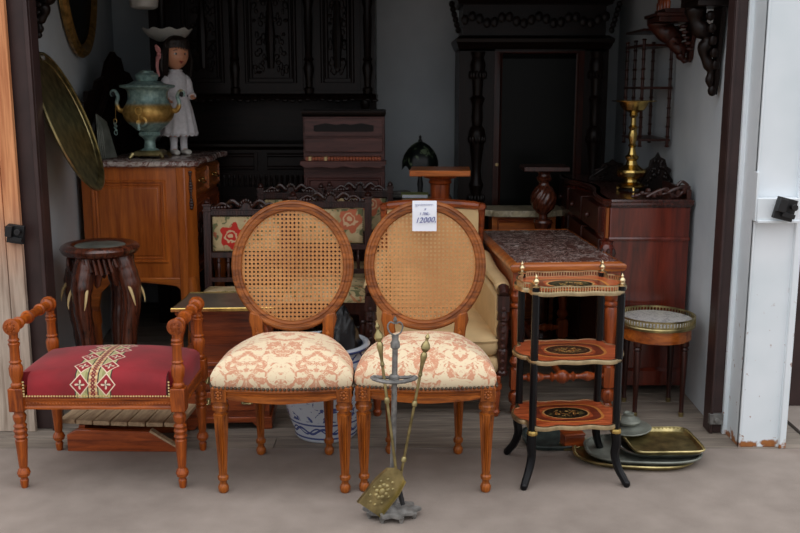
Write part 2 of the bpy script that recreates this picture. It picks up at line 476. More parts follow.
    def build(s, name, mat, parent=None, bevel=0, ang=32, smooth=True, kind=None, label=None):
        me = bpy.data.meshes.new(name); me.from_pydata(s.v, [], s.f)
        bm = bmesh.new(); bm.from_mesh(me); bmesh.ops.recalc_face_normals(bm, faces=bm.faces); bm.to_mesh(me); bm.free()
        me.materials.append(M[mat] if isinstance(mat, str) else mat)
        o = bpy.data.objects.new(name, me); COL.objects.link(o)
        if smooth:
            me.polygons.foreach_set('use_smooth', [True] * len(me.polygons)); me.set_sharp_from_angle(angle=R(ang))
        if parent: o.parent = parent
        if bevel:
            b = o.modifiers.new('edge', 'BEVEL'); b.width = bevel; b.segments = 2; b.limit_method = 'ANGLE'; b.angle_limit = R(50)
            b.harden_normals = False
        if kind: o['kind'] = kind
        if label: o['label'] = label
        return o

def thing(name, label, cat, loc, rz=0, group=None):
    o = bpy.data.objects.new(name, None); COL.objects.link(o); o.empty_display_size = .05
    o.location = loc; o.rotation_euler = (0, 0, R(rz)); o['label'] = label; o['category'] = cat
    if group: o['group'] = group
    return o
def tag(o, label, cat, group=None):
    o['label'] = label; o['category'] = cat
    if group: o['group'] = group
    return o
def dup(root, loc, rz, label):
    def cp(o, par):
        c = o.copy(); COL.objects.link(c)
        if par: c.parent = par
        for ch in kids.get(o, []): cp(ch, c)
        return c
    kids = {}
    for o in list(COL.objects):
        if o.parent: kids.setdefault(o.parent, []).append(o)
    r = cp(root, None); r.location = loc; r.rotation_euler = (0, 0, R(rz)); r['label'] = label
    return r

def beads(m, pts, r, n=6, flat=.6):
    for p in pts:
        vs = [(p[0] + r * math.cos(2 * PI * i / n), p[1] + r * math.sin(2 * PI * i / n) * 1, p[2]) for i in range(n)]
        m.ball(p, r, 6)
def resample(path, step, closed=True):
    P = list(path) + ([path[0]] if closed else []); out = []; need = 0
    for a, b in zip(P, P[1:]):
        L = math.dist(a, b)
        if L == 0: continue
        t = need
        while t < L:
            out.append(tuple(p + (q - p) * t / L for p, q in zip(a, b))); t += step
        need = t - L
    return out
def text_mesh(txt, size, mat, parent, mx, name='lettering', shear=0, ext=.0002):
    c = bpy.data.curves.new('t', 'FONT'); c.body = txt; c.size = size; c.shear = shear; c.extrude = ext; c.align_x = 'CENTER'; c.resolution_u = 3
    o = bpy.data.objects.new('t', c); COL.objects.link(o)
    dg = bpy.context.evaluated_depsgraph_get(); me = bpy.data.meshes.new_from_object(o.evaluated_get(dg))
    bpy.data.objects.remove(o); me.transform(mx); me.materials.clear(); me.materials.append(M[mat])
    o = bpy.data.objects.new(name, me); COL.objects.link(o); o.parent = parent; return o
# ------------------------------------------------------------------ the setting
def struct(m, name, mat, parent=None, **k):
    o = m.build(name, mat, parent, **k); 
    if not parent: o['kind'] = 'structure'
    return o
def wl(y): return -1.55 - (y - 4.0) * .13          # left wall's x at a depth
def wr(y): return 1.36 + (y - 3.95) * .025
BACK = 6.40
m = MB(); m.b2((-9, -6, -.2), (9, 3.72, 0)); m.b2((1.72, 3.72, -.2), (9, 9, 0)); m.b2((-9, 3.72, -.2), (-1.95, 9, 0))
struct(m, 'ground', 'asphalt', smooth=False)['label'] = 'grey asphalt pavement in front of the shop'
# interior floorboards lying across the room
fb = MB(); fb.b2((-1.95, 3.72, -.2), (1.72, BACK + .1, -.016)); floor = struct(fb, 'floor', 'dark')
y = 3.724; mesh = None; W = .118; i = 0
while y < BACK - .05:
    cut = random.uniform(-1.2, .9)
    for a, b in ((-1.93, cut), (cut + .003, 1.70)):
        q = MB(); q.box((0, 0, 0), (b - a, W - .004, .018)); q.build('floorboard', 'plank', floor, bevel=.0015, smooth=False).location = ((a + b) / 2, y + W / 2, -.009 + random.uniform(-.001, .001))
    y += W; i += 1
# walls: slabs with thickness
m = MB(); m.prism([(wl(3.98), 3.98), (wl(BACK), BACK), (wl(BACK) - .12, BACK), (wl(3.98) - .12, 3.98)], 0, 2.7); struct(m, 'wall_left', 'plaster', smooth=False)
m = MB(); m.prism([(wr(3.98), 3.98), (wr(3.98) + .12, 3.98), (wr(BACK) + .12, BACK), (wr(BACK), BACK)], 0, 2.7); struct(m, 'wall_right', 'plaster', smooth=False)
m = MB(); m.b2((-2.05, BACK, 0), (1.6, BACK + .12, 2.7)); struct(m, 'wall_back', 'plaster', smooth=False)
m = MB(); m.b2((-2.05, 3.9, 2.6), (1.6, BACK + .1, 2.7)); struct(m, 'ceiling', 'ceil', smooth=False)
m = MB(); m.b2((-2.9, 3.88, 2.12), (1.7, 4.0, 3.4)); struct(m, 'trim_1', 'brownpaint')['label'] = 'brown steel lintel above the shop opening'
# brown steel posts with a channel lip
m = MB(); m.b2((-1.575, 3.95, 0), (-1.478, 4.03, 2.14)); m.b2((-1.495, 3.925, 0), (-1.478, 3.95, 2.14))
struct(m, 'trim_2', 'brownpaint', bevel=.003)['label'] = 'brown painted steel post left of the opening'
p = MB(); p.b2((1.318, 3.90, 0.0), (1.372, 3.98, 2.14)); p.b2((1.318, 3.885, 0), (1.33, 3.90, 2.14))
po = struct(p, 'trim_3', 'brownpaint', bevel=.003); po['label'] = 'brown painted steel post right of the opening'
q = MB(); q.b2((1.312, 3.875, .045), (1.37, 3.90, .09)); q.lathe([(0, .011), (.012, .011)], 8, T(1.34, 3.875, .067) @ RX(90)); q.build('hinge_plate', 'iron', po, bevel=.002)
# white steel column: front plate, side plate, raised right lip
m = MB()
m.b2((1.387, 3.735, 0), (1.56, 3.75, 3.2)); m.b2((1.387, 3.735, 0), (1.40, 3.90, 3.2)); m.b2((1.548, 3.715, 0), (1.575, 3.90, 3.2))
m.b2((1.37, 3.88, 0), (1.575, 3.90, 3.2)); m.b2((1.387, 3.728, 0), (1.396, 3.735, 3.2))
colm = struct(m, 'trim_4', 'column', bevel=.003); colm['label'] = 'white painted steel column with rust at its foot'
q = MB(); q.b2((1.383, 3.69, .935), (1.545, 3.728, 1.03)); q.b2((1.383, 3.68, .935), (1.552, 3.69, .945))
q.b2((1.378, 3.70, .94), (1.388, 3.74, 1.13)); q.build('bracket', 'column', colm, bevel=.002)
def latch(name, loc, s=1, par=None, rot=0):
    q = MB(); q.M = T(*loc) @ RY(rot)
    q.box((0, 0, 0), (.075 * s, .022, .085 * s)); q.box((-.022 * s, -.02, .012), (.03 * s, .03, .05 * s)); q.box((.012 * s, -.018, -.02 * s), (.05 * s, .02, .018))
    q.lathe([(0, .010), (.02, .010), (.022, .013), (.03, .013)], 10, T(.02 * s, -.012, .015) @ RX(90))
    return q.build(name, 'black', par, bevel=.003)
latch('latch', (1.478, 3.665, .992), 1, colm, 14)
# weathered board door folded back on the left
dr = MB(); dr.b2((-2.6, 3.945, 0), (-1.58, 3.97, 2.12)); door = struct(dr, 'door_1', 'doorboard'); door['label'] = 'weathered pine board door folded open at the left'
xs = [-2.58, -2.44, -2.30, -2.15, -2.0, -1.86, -1.725, -1.605]
edges = [-2.58, -2.42, -2.24, -2.07, -1.905, -1.745, -1.627, -1.56]
for a, b in zip(edges, edges[1:]):
    q = MB(); wv = b - a - .004; q.box((0, 0, 0), (wv, .025, 2.1)); q.build('board', 'doorboard', door, bevel=.002, smooth=False).location = ((a + b) / 2, 3.925 + random.uniform(-.003, .003), 1.05 + random.uniform(0, .01))
latch('latch', (-1.575, 3.895, .86), .9, door, 8)
# what shows beside the column on the far right: neighbour's recess
m = MB(); m.b2((1.75, 5.6, 0), (5, 5.75, 3)); struct(m, 'wall_far_right', 'brownpaint', smooth=False)['label'] = 'dark wall of the neighbouring bay'
m = MB(); m.b2((1.80, 4.25, 0), (1.86, 4.34, 2.6)); struct(m, 'trim_5', 'brownpaint', bevel=.003)['label'] = 'brown post of the neighbouring bay'
t = thing('storage_bin', 'blue-grey plastic bin behind the white steel column, far right', 'bin', (2.21, 4.85, 0))
m = MB(); m.cushion([(-.3, -.25), (.3, -.25), (.3, .25), (-.3, .25)], [(.86, 0), (.9, .02), (1, .62), (1.03, .62), (1.03, .66), (.9, .66)]); m.build('body', 'bluegrey', t, bevel=.01)
m = MB(); m.cushion([(-.31, -.27), (.31, -.27), (.31, .27), (-.31, .27)], [(1, .665), (1, .70), (.9, .74), (.5, .76)]); m.build('lid', 'bluegrey', t, bevel=.01)
# ------------------------------------------------------------------ oval-backed cane chairs
def fluted_leg(h, r0=.027, r1=.015):
    m = MB()
    prof = [(0, .013), (.006, .018), (.02, .02), (.03, .016), (.034, .013), (.045, .013), (.05, .019), (.062, .020), (.068, .015)]
    z0, z1 = .075, h - .052
    for k in range(7):
        t = k / 6; prof.append((z0 + (z1 - z0) * t, r1 + (r0 - r1) * t))
    prof += [(h - .048, .020), (h - .04, .020), (h - .036, .029), (h - .022, .031), (h - .016, .027), (h - .006, .027), (h, .027)]
    return m.lathe(prof, 28, flute=(z0 + .004, z1 - .002, .27))
SEAT = spline([(-.245, -.16), (-.235, -.195), (-.16, -.205), (0, -.222), (.16, -.205), (.235, -.195), (.245, -.16), (.235, 0), (.195, .13), (.15, .195), (0, .205), (-.15, .195), (-.195, .13), (-.235, 0)], 6, True)
def nails(path, z, out, step, r, name, mat, par, pred=None, mx=None):
    N = MB()
    if mx is not None: N.M = mx
    pts = resample(path, step)
    for i, (x, y) in enumerate(pts):
        x2, y2 = pts[(i + 1) % len(pts)]; l = math.hypot(x2 - x, y2 - y) or 1
        nx, ny = (y2 - y) / l, -(x2 - x) / l
        if pred and not pred(x, y): continue
        N.ball((x + nx * out, y + ny * out, z), r, 6)
    return N.build(name, mat, par, kind='stuff')
def oval_path(a, b, n=72, e=2.0):
    return [(a * math.copysign(abs(math.cos(2 * PI * i / n)) ** (2 / e), math.cos(2 * PI * i / n)), b * math.copysign(abs(math.sin(2 * PI * i / n)) ** (2 / e), math.sin(2 * PI * i / n))) for i in range(n)]
def cane_chair(name, label, loc, rz, damask):
    t = thing(name, label, 'chair', loc, rz, 'oval-backed cane chairs at the front')
    # seat rail with mouldings, serpentine lower edge in front
    m = MB()
    P = SEAT
    m.sweep(P, [(-.03, .402), (-.03, .364), (.002, .364), (.009, .367), (.009, .372), (.001, .376), (.001, .384), (.007, .388), (.009, .394), (.004, .402)])
    m.build('seat_rail', 'honey_x', t)
    q = MB(); vs = []; n = 24
    for i in range(n + 1):
        x = -.2 + .4 * i / n; u = abs(x) / .2; zz = .352 - .012 * (.5 + .5 * math.cos(PI * min(1, u * 1.0))) + .004
        vs.append((x, zz))
    q.prism([(x, z) for x, z in vs] + [(.2, .362), (-.2, .362)], -.226, -.196, axis='y')
    for s in (1,): pass
    q2 = MB(); 
    for i in range(n):
        x = -.2 + .4 * i / n; x2 = x + .4 / n; yb = -.196 - .026 * (1 - (x / .2) ** 2); yb2 = -.196 - .026 * (1 - (x2 / .2) ** 2)
        za = .361 - .011 * (1 - abs(x) / .2) ** .8; zb = .361 - .011 * (1 - abs(x2) / .2) ** .8
        q2.add([(x, yb - .010, za), (x2, yb2 - .010, zb), (x2, yb2 - .010, .376), (x, yb - .010, .376), (x, yb + .02, za), (x2, yb2 + .02, zb), (x2, yb2 + .02, .376), (x, yb + .02, .376)],
               [(0, 1, 2, 3), (4, 7, 6, 5), (0, 4, 5, 1), (3, 2, 6, 7)])
    q2.build('apron_moulding', 'honey_x', t)
    for sx_ in (-1, 1):
        b = MB(); b.box((sx_ * .223, -.187, .378), (.054, .054, .054)); bo = b.build('corner_block', 'honey', t, bevel=.002)
        r = MB(); mx = T(sx_ * .223, -.2145, .378) @ RX(90)
        r.sweep([(-.019, -.022), (.019, -.022), (.019, .022), (-.019, .022)], [(0, 0), (0, .003), (-.004, .003), (-.004, 0)], mx=mx)
        r.lathe([(0, .006), (.004, .005), (.006, .002)], 10, mx)
        for k in range(8):
            a = 2 * PI * k / 8; r.ball((.011 * math.cos(a), .013 * math.sin(a), .001), (.005, .005, .003), 8, mx)
        r.build('rosette', 'honey', bo)
        lg = fluted_leg(.352); lg2 = lg.build('leg', 'honey', t); lg2.location = (sx_ * .222, -.182, 0)
        lg = fluted_leg(.36, .024, .014); lg2 = lg.build('leg', 'honey', t); lg2.location = (sx_ * .137, .185, 0)
    # seat dome
    m = MB()
    rings = [(1.0, .398), (1.012, .406), (1.035, .425), (1.03, .445), (.99, .464), (.92, .484), (.80, .504), (.62, .522), (.42, .534), (.2, .541), (.02, .543)]
    m.cushion(SEAT, rings, (0, .0)); m.build('seat', damask, t, ang=60)
    nails(SEAT, .405, .011, .0146, .0060, 'nail_trim', 'nail', t)
    # back: leaned oval frame
    tilt = T(0, .235, .762) @ RX(-8) ; 
    # build in a local XY plane (x right, y up) then stand it up
    up = tilt @ RX(90)
    A_, B_ = .219, .236
    m = MB(); path = oval_path(A_, B_, 96)
    m.sweep(path, [(-.020, -.013), (.016, -.013), (.021, -.006), (.021, .006), (.015, .013), (.008, .014), (.004, .010), (-.004, .010), (-.008, .015), (-.016, .014), (-.020, .008)], mx=up)
    m.build('back_frame', 'oval', t, ang=40)
    # cane webbing: pairs of strands both ways and single diagonals
    ai, bi = A_ - .016, B_ - .016; pitch = .0160; c = MB()
    def strand(p, d, w, z0, wave):
        # clip the line p + s d to the ellipse
        a = (d[0] / ai) ** 2 + (d[1] / bi) ** 2; b = 2 * (p[0] * d[0] / ai ** 2 + p[1] * d[1] / bi ** 2); cc = (p[0] / ai) ** 2 + (p[1] / bi) ** 2 - 1
        D = b * b - 4 * a * cc
        if D <= 0: return
        s0, s1 = (-b - math.sqrt(D)) / 2 / a, (-b + math.sqrt(D)) / 2 / a
        if s1 - s0 < .01: return
        e = (-d[1] * w / 2, d[0] * w / 2); vs = []
        for s_ in (s0, s1):
            for sg in (-1, 1): vs.append((p[0] + d[0] * s_ + sg * e[0], p[1] + d[1] * s_ + sg * e[1], z0))
        top = [(x, y, z + .0009) for x, y, z in vs]
        k = vs + top
        c.add(k, [(0, 1, 3, 2), (4, 6, 7, 5), (0, 2, 6, 4), (1, 5, 7, 3)], up)
    for i in range(-15, 16):
        for o_ in (-.0021, .0021):
            strand((i * pitch + o_, 0), (0, 1), .0027, .000, 0); strand((0, i * pitch + o_), (1, 0), .0027, .0010, 0)
    r2 = math.sqrt(.5)
    for i in range(-30, 31):
        strand(((i + .5) * pitch, 0), (r2, r2), .0026, .0019, 0); strand(((i + .5) * pitch, 0), (r2, -r2), .0026, .0027, 0)
    c.build('cane_webbing', 'cane', t, smooth=False, kind='stuff')
    bd = MB(); bd.sweep(oval_path(ai - .001, bi - .001, 72), [(-.0035, .003), (-.0035, .006), (.0035, .006), (.0035, .003)], mx=up); bd.build('cane_binding', 'cane', t)
    # carved uprights from seat to oval
    for s in (-1, 1):
        u = MB()
        for k, (w_, z0, z1) in enumerate(((.046, .40, .0),)):
            prof = [(-.024, .395), (.024, .395), (.026, .43), (.020, .452), (.022, .48), (.026, .52), (.036, .552), (.030, .585), (-.004, .575), (-.020, .552), (-.019, .52), (-.025, .48), (-.021, .452), (-.027, .43)]
            u.prism([(s * .137 + x * s, z) for x, z in prof], .188, .224, axis='y')
        g = u.build('upright', 'honey', t, bevel=.004)
        v = MB(); v.lathe([(0, .013), (.006, .012), (.010, .007), (.012, .002)], 12, T(s * .139, .189, .428) @ RX(90))
        v.lathe([(0, .009), (.006, .007), (.008, .002)], 10, T(s * .139, .189, .500) @ RX(90))
        v.tube([(s * .139 + .006 * math.sin(k * .9), .187, .445 + k * .006) for k in range(14)], .0035, 6); v.build('carving', 'honey', g)
    return t
cane1 = cane_chair('cane_chair', 'oval cane-back chair with coral floral seat, left one beside the red bench', (-.422, 3.475, 0), 0, 'damask')
cane2 = cane_chair('cane_chair', 'oval cane-back chair with white price note taped on its back', (.094, 3.485, 0), -1, 'damask2')
# handwritten price note on the second chair's back
nt = thing('price_note', 'white handwritten price note on top of the right cane chair back', 'note', (.095, 3.700, .982), -1)
mx = RX(90 - 8)
m = MB(); n = 10; vs = []; fs = []
for i in range(n + 1):
    for j in range(2): vs.append(((-.047 + .094 * j), .038 - .118 * i / n, .0025 + .0025 * math.sin(i * .5) + (.0035 if j else 0)))
vs += [(x, y, z - .0006) for x, y, z in vs]; K = 2 * (n + 1)
for i in range(n): fs += [(2 * i, 2 * i + 1, 2 * i + 3, 2 * i + 2), (K + 2 * i, K + 2 * i + 2, K + 2 * i + 3, K + 2 * i + 1), (2 * i, 2 * i + 2, K + 2 * i + 2, K + 2 * i), (2 * i + 1, K + 2 * i + 1, K + 2 * i + 3, 2 * i + 3)]
m.add(vs, fs, mx); m.build('sheet', 'paper', nt)
text_mesh('12000,', .030, 'ink', nt, mx @ T(.004, -.047, .0088) @ RZ(3), 'lettering', .35)
text_mesh('1 700,-', .015, 'ink', nt, mx @ T(.0, -.018, .0082) @ RZ(2), 'lettering', .35)
text_mesh('x', .016, 'ink', nt, mx @ T(.002, .001, .0075), 'lettering', .3)
sc_ = MB(); sc_.tube([(-.036 + .0026 * k, .022 + .004 * math.sin(k * 2.3), .0075) for k in range(28)], .0006, 4, mx)
sc_.tube([(-.036 + .002 * k, .016 + .003 * math.sin(k * 2.9 + 1), .0075) for k in range(5)], .0006, 4, mx); sc_.build('scribble', 'ink', nt)

# ------------------------------------------------------------------ red velvet bench
bt = thing('velvet_bench', 'low wooden bench with red velvet seat and embroidered diamond band', 'bench', (-1.094, 3.52, 0), 0)
def turned(prof, n=18, flute=None): return MB().lathe(prof, n, flute=flute)
LOW = [(0, .012), (.006, .014), (.03, .017), (.034, .014), (.04, .013), (.046, .022), (.058, .026), (.07, .022), (.078, .015), (.09, .017), (.15, .021), (.185, .024), (.19, .020), (.2, .027), (.208, .022), (.222, .027), (.23, .022), (.24, .026), (.25, .019), (.262, .024), (.278, .026), (.288, .02), (.296, .02), (.30, .02)]
UPP = [(0, .018), (.006, .024), (.014, .024), (.02, .018), (.03, .020), (.05, .026), (.075, .027), (.085, .023), (.09, .019), (.098, .024), (.104, .019), (.15, .018), (.165, .023), (.17, .017), (.178, .022), (.184, .017), (.20, .017), (.21, .020), (.224, .018)]
for sx_ in (-1, 1):
    for y, nm in ((-.185, 'front'), (.185, 'rear')):
        x = sx_ * .292
        l = turned([(z_, r_ * .93) for z_, r_ in LOW]); lo = l.build('leg', 'bench', bt); lo.location = (x, y, 0)
        b = MB(); b.box((x, y, .342), (.054, .054, .088)); b.build('corner_block', 'bench', bt, bevel=.004)
        u = turned([(z_, r_ * .93) for z_, r_ in UPP]); uo = u.build('arm_post', 'bench', bt); uo.location = (x, y, .384)
    a = MB()  # turned arm bar from a scroll end in front to one at the rear
    prof = [(0, .022), (.004, .030), (.010, .031), (.016, .026), (.028, .025), (.034, .017), (.06, .018), (.066, .023), (.074, .023), (.08, .018), (.13, .016), (.15, .021), (.156, .025), (.164, .025), (.17, .020), (.21, .016), (.27, .018), (.276, .023), (.284, .023), (.29, .018), (.33, .016), (.345, .017), (.352, .025), (.364, .026), (.372, .031), (.384, .030), (.39, .022)]
    a.lathe(prof, 18, T(sx_ * .292, -.205, .612) @ RX(-90)); ao = a.build('arm_bar', 'bench', bt)
    r = MB(); r.lathe([(0, .014), (.003, .012), (.003, .008), (.006, .006), (.007, .002)], 12, T(sx_ * .292, -.205, .612) @ RX(90))
    for k in range(8): r.ball((sx_ * .292 + .017 * math.cos(k * PI / 4), -.206, .612 + .017 * math.sin(k * PI / 4)), .004, 6)
    r.build('rosette', 'bench', ao)
m = MB()
prof = [(0, 0), (.030, 0), (.030, .006), (.026, .012), (.026, .030), (.030, .034), (.030, .046), (0, .046)]
for (a, b) in (((-.27, -.17), (.27, -.17)), ((.27, .17), (-.27, .17)), ((.277, -.16), (.277, .16)), ((-.277, .16), (-.277, -.16))):
    m.sweep([a, b], [(o, z + .306) for o, z in prof], closed=False)
m.build('seat_rail', 'bench_x', bt)
q = MB()
for i in range(44): q.ball((-.258 + i * .012, -.1965, .325), (.0045, .002, .006), 6)
q.build('carved_beading', 'bench_x', bt, kind='stuff')
# upholstered seat: rounded rectangle notched at the posts, domed across its width
P = [(-.262, -.202), (.262, -.202), (.262, -.155), (.30, -.155), (.30, .155), (.262, .155), (.262, .2), (-.262, .2), (-.262, .155), (-.30, .155), (-.30, -.155), (-.262, -.155)]
def bench_seat():
    nx, ny = 48, 26; vs = []; fs = []; idx = {}
    for i in range(nx + 1):
        for j in range(ny + 1):
            x = -.30 + .60 * i / nx; y = -.203 + .406 * j / ny
            if abs(x) > .262 and abs(y) > .157: continue
            ex = 1 - (abs(x) / .315) ** 2.6; dy = min(1, (.205 - abs(y)) / .05); dy = math.sqrt(max(0, 1 - (1 - dy) ** 2))
            dx = min(1, (.305 - abs(x)) / .03); dx = math.sqrt(max(0, 1 - (1 - dx) ** 2))
            z = .395 + .030 * dy * dx + .040 * ex * (1 - (y / .26) ** 2) * (.4 + .6 * dy)
            if j in (0, ny): z = .372 + .03 * ex
            idx[i, j] = len(vs); vs.append((x, y, z))
    for i in range(nx):
        for j in range(ny):
            k = [(i, j), (i + 1, j), (i + 1, j + 1), (i, j + 1)]
            if all(a in idx for a in k): fs.append(tuple(idx[a] for a in k))
    # skirt down to the rail around the border
    from collections import Counter
    ec = Counter(); 
    for f in fs:
        for a, b in zip(f, f[1:] + f[:1]): ec[frozenset((a, b))] += 1
    low = {}
    for f in list(fs):
        for a, b in zip(f, f[1:] + f[:1]):
            if ec[frozenset((a, b))] == 1:
                for q_ in (a, b):
                    if q_ not in low: low[q_] = len(vs); vs.append((vs[q_][0], vs[q_][1], .350))
                fs.append((b, a, low[a], low[b]))
    arc = {}
    for i in range(nx + 1):
        pv = None; acc = 0
        for j in range(ny + 1):
            if (i, j) not in idx: continue
            k_ = idx[i, j]
            if pv is None: acc = vs[k_][2] - .35
            else: acc += math.dist(vs[pv], vs[k_])
            arc[k_] = acc; pv = k_
    for a_, b_ in low.items(): arc[b_] = arc[a_] - (vs[a_][2] - .35)
    return MB().add(vs, fs), [arc.get(q_, 0) for q_ in range(len(vs))]
bs_, arc_ = bench_seat(); so_ = bs_.build('seat', 'velvet', bt, ang=70)
at_ = so_.data.attributes.new('arc', 'FLOAT', 'POINT'); at_.data.foreach_set('value', arc_)
N = MB()
for i in range(54): N.ball((-.262 + .524 * i / 53, -.205, .357), .0042, 6)
for s in (-1, 1):
    for k in range(5): N.ball((s * .262, -.206, .366 + k * .011), .0042, 6)
N.build('nail_trim', 'goldnail', bt, kind='stuff')

# ------------------------------------------------------------------ three-tier etagere
et = thing('tiered_stand', 'three-tier inlaid stand with brass gallery and black cabriole legs', 'stand', (.634, 3.500, 0), 4); et.scale = (.99, 1.06, 1)
TH = spline([(.205, 0), (.190, .055), (.168, .072), (.165, .112), (.12, .142), (.06, .128), (0, .138), (-.06, .128), (-.12, .142), (-.165, .112), (-.168, .072), (-.190, .055), (-.205, 0), (-.190, -.055), (-.168, -.072), (-.165, -.112), (-.12, -.142), (-.06, -.128), (0, -.138), (.06, -.128), (.12, -.142), (.165, -.112), (.168, -.072), (.190, -.055)], 4, True)
TP = [(.158, .122), (-.158, .122), (.158, -.122), (-.158, -.122)]
for z in (.218, .467, .722):
    m = MB(); m.prism(TH, z, z + .012); tier = m.build('tier', 'marq', et, smooth=False)
    e = MB(); e.sweep(TH, [(0, z - .004), (.006, z - .003), (.008, z + .004), (.006, z + .013), (-.002, z + .014), (-.002, z + .012), (0, z + .012)])
    e.build('brass_edge', 'palebrass', tier)
m = MB()
for p in resample(TH, .0105): m.box((p[0] * .985, p[1] * .985, .743), (.0035, .0035, .018))
m.sweep([(x * .985, y * .985) for x, y in TH], [(-.003, .750), (.003, .750), (.003, .755), (-.003, .755)])
m.build('gallery', 'palebrass', et, kind='stuff')
for (x, y) in TP:
    m = MB(); sx_ = 1 if x > 0 else -1; sy_ = 1 if y > 0 else -1
    for a, b in ((.202, .467), (.479, .722), (.734, .750)): m.lathe([(a, .0145), (b, .0138)], 8, T(x, y, 0) @ RZ(22.5))
    o = m.build('post', 'lacquer', et, bevel=0)
    f = MB(); f.lathe([(.750, .015), (.754, .016), (.758, .006), (.762, .005), (.765, .010), (.772, .012), (.779, .008), (.782, .004), (.787, .006), (.792, .003), (.797, .001)], 14, c=(x, y, 0)); f.build('finial', 'palebrass', o)
    c = MB(); c.lathe([(.196, .020), (.2, .021), (.206, .020), (.212, .018)], 10, c=(x, y, 0)); c.build('brass_collar', 'brass', o)
    l = MB(); pts = spline([(x, y, .20), (x + sx_ * .004, y + sy_ * .003, .155), (x - sx_ * .0, y, .11), (x + sx_ * .012, y + sy_ * .012, .06), (x + sx_ * .030, y + sy_ * .034, .022), (x + sx_ * .036, y + sy_ * .042, .008)], 6)
    nR = len(pts); l.tube(pts, [.0185 - .006 * math.sin(PI * min(1, i / (nR - 6))) * 0 - .005 * (i / nR) for i in range(nR)], 10)
    l.lathe([(0, .010), (.008, .014), (.018, .013), (.024, .008)], 12, c=(x + sx_ * .036, y + sy_ * .042, 0)); l.build('leg', 'lacquer', et)

# ------------------------------------------------------------------ fireplace tools
ft = thing('fire_tool_stand', 'grey iron fireplace tool stand with ring and scalloped foot before the right cane chair', 'stand', (-.028, 3.10, 0), 0)
m = MB(); pth = []
for k in range(72):
    a = 2 * PI * k / 72; r = .086 + .009 * math.cos(10 * a); sq = 1 + .06 * math.cos(4 * a); pth.append((r * sq * math.cos(a), r * .80 * sq * math.sin(a)))
m.cushion(pth, [(1, .018), (1.02, .022), (1.0, .030), (.86, .032), (.5, .034), (.2, .044), (.05, .052)], (0, 0)); m.build('base_plate', 'iron', ft)
m = MB()
for k in range(8):
    a = 2 * PI * (k + .5) / 8; m.lathe([(0, .006), (.02, .011)], 8, c=(.083 * math.cos(a), .066 * math.sin(a), 0))
m.build('base_feet', 'iron', ft, kind='stuff')
m = MB(); m.tube([(0, 0, .05), (.006, 0, .3), (.012, 0, .62)], .0095, 6)
m.lathe([(.05, .016), (.06, .02), (.075, .012), (.09, .015), (.10, .010)], 12); m.lathe([(.595, .011), (.60, .016), (.615, .016), (.625, .011), (.64, .012)], 12, c=(.012, 0, 0)); m.build('pole', 'iron', ft)
m = MB(); hp = spline([(.012, 0, .64), (-.006, 0, .650), (-.013, 0, .672), (-.004, 0, .686), (.010, 0, .682), (.012, 0, .690)], 5)
m.tube(hp, .003, 6); m.tube([(.024 - x, y, z) for x, y, z in hp], .003, 6); m.lathe([(.685, .004), (.692, .007), (.70, .005), (.706, .001)], 10, c=(.012, 0, 0)); m.build('handle', 'iron', ft)
m = MB(); rp = [(.008 + .072 * math.cos(a), .026 * math.sin(a), .490 + .004 * math.cos(2 * a)) for a in (2 * PI * k / 36 for k in range(36))]
m.tube(rp, .0065, 6, closed=True)
for k in range(0, 36, 2): m.ball(rp[k], (.009, .006, .008), 6)
m.tube([(.008, -.026, .49), (.008, .026, .49)], .006, 6); m.lathe([(.474, .014), (.48, .018), (.50, .018), (.506, .012)], 12, c=(.008, 0, 0)); m.build('tool_ring', 'iron', ft)
KN = [(0, .005), (.006, .008), (.014, .006), (.02, .005), (.05, .008), (.07, .012), (.08, .010), (.086, .006), (.092, .012), (.10, .016), (.112, .014), (.124, .006), (.130, .005), (.138, .008), (.146, .004), (.152, .001)]
def aim(a, b):
    a, b = Vector(a), Vector(b); return Matrix.Translation(a) @ (b - a).to_track_quat('Z', 'Y').to_matrix().to_4x4()
sh = thing('fireplace_shovel', 'brass fireplace shovel with embossed blade leaning on the tool stand', 'shovel', (-.045, 3.06, 0))
top, bot = (-.030, .035, .672), (.035, .01, .15)
m = MB(); m.tube([bot, tuple(Vector(bot).lerp(Vector(top), .78))], .0052, 8); m.lathe([(0, .009), (.006, .010), (.016, .009), (.02, .006)], 10, aim(tuple(Vector(bot).lerp(Vector(top), .5)), top)); m.build('rod', 'dullbrass', sh)
m = MB(); m.lathe(KN, 12, aim(tuple(Vector(bot).lerp(Vector(top), .74)), top)); m.build('handle', 'dullbrass', sh)
# blade: slanted, down to the left, raised sides
bl = MB(); mx = T(.028, 0, .165) @ RZ(8) @ RY(38) @ RX(-52)
# local: blade lies in XY, long way -Y ; tip a at y=-.17
W_ = .052; L_ = .15
bx = [(-W_ * .8, 0), (-W_, -.05), (-W_, -L_), (W_, -L_), (W_, -.05), (W_ * .8, 0), (.012, .018), (-.012, .018)]
mx = Matrix(((.0, 0, 0, 0),) * 4)
u = Vector((-.62, -.18, -.76)).normalized()       # down the blade
wv = Vector((.66, .25, -.60)); wv = (wv - u * wv.dot(u)).normalized(); nv = u.cross(wv) * -1
if nv.y > 0: nv = -nv
mx = Matrix(((wv.x, -u.x, nv.x, .030), (wv.y, -u.y, nv.y, .0), (wv.z, -u.z, nv.z, .168), (0, 0, 0, 1)))
bl.prism(bx, -.0015, .0015, mx); bl.sweep(bx[:3][::-1] , [(0, 0), (.003, 0), (.003, .014), (0, .014)], closed=False, mx=mx); bl.sweep(bx[3:6], [(0, 0), (.003, 0), (.003, .014), (0, .014)], closed=False, mx=mx)
blo = bl.build('blade', 'dullbrass', sh, smooth=False)
e = MB()
for k in range(9): a = 2 * PI * k / 9; e.ball((.018 * math.cos(a), -.075 + .024 * math.sin(a), .002), (.009, .009, .004), 8, mx)
e.ball((0, -.075, .003), (.012, .014, .006), 10, mx)
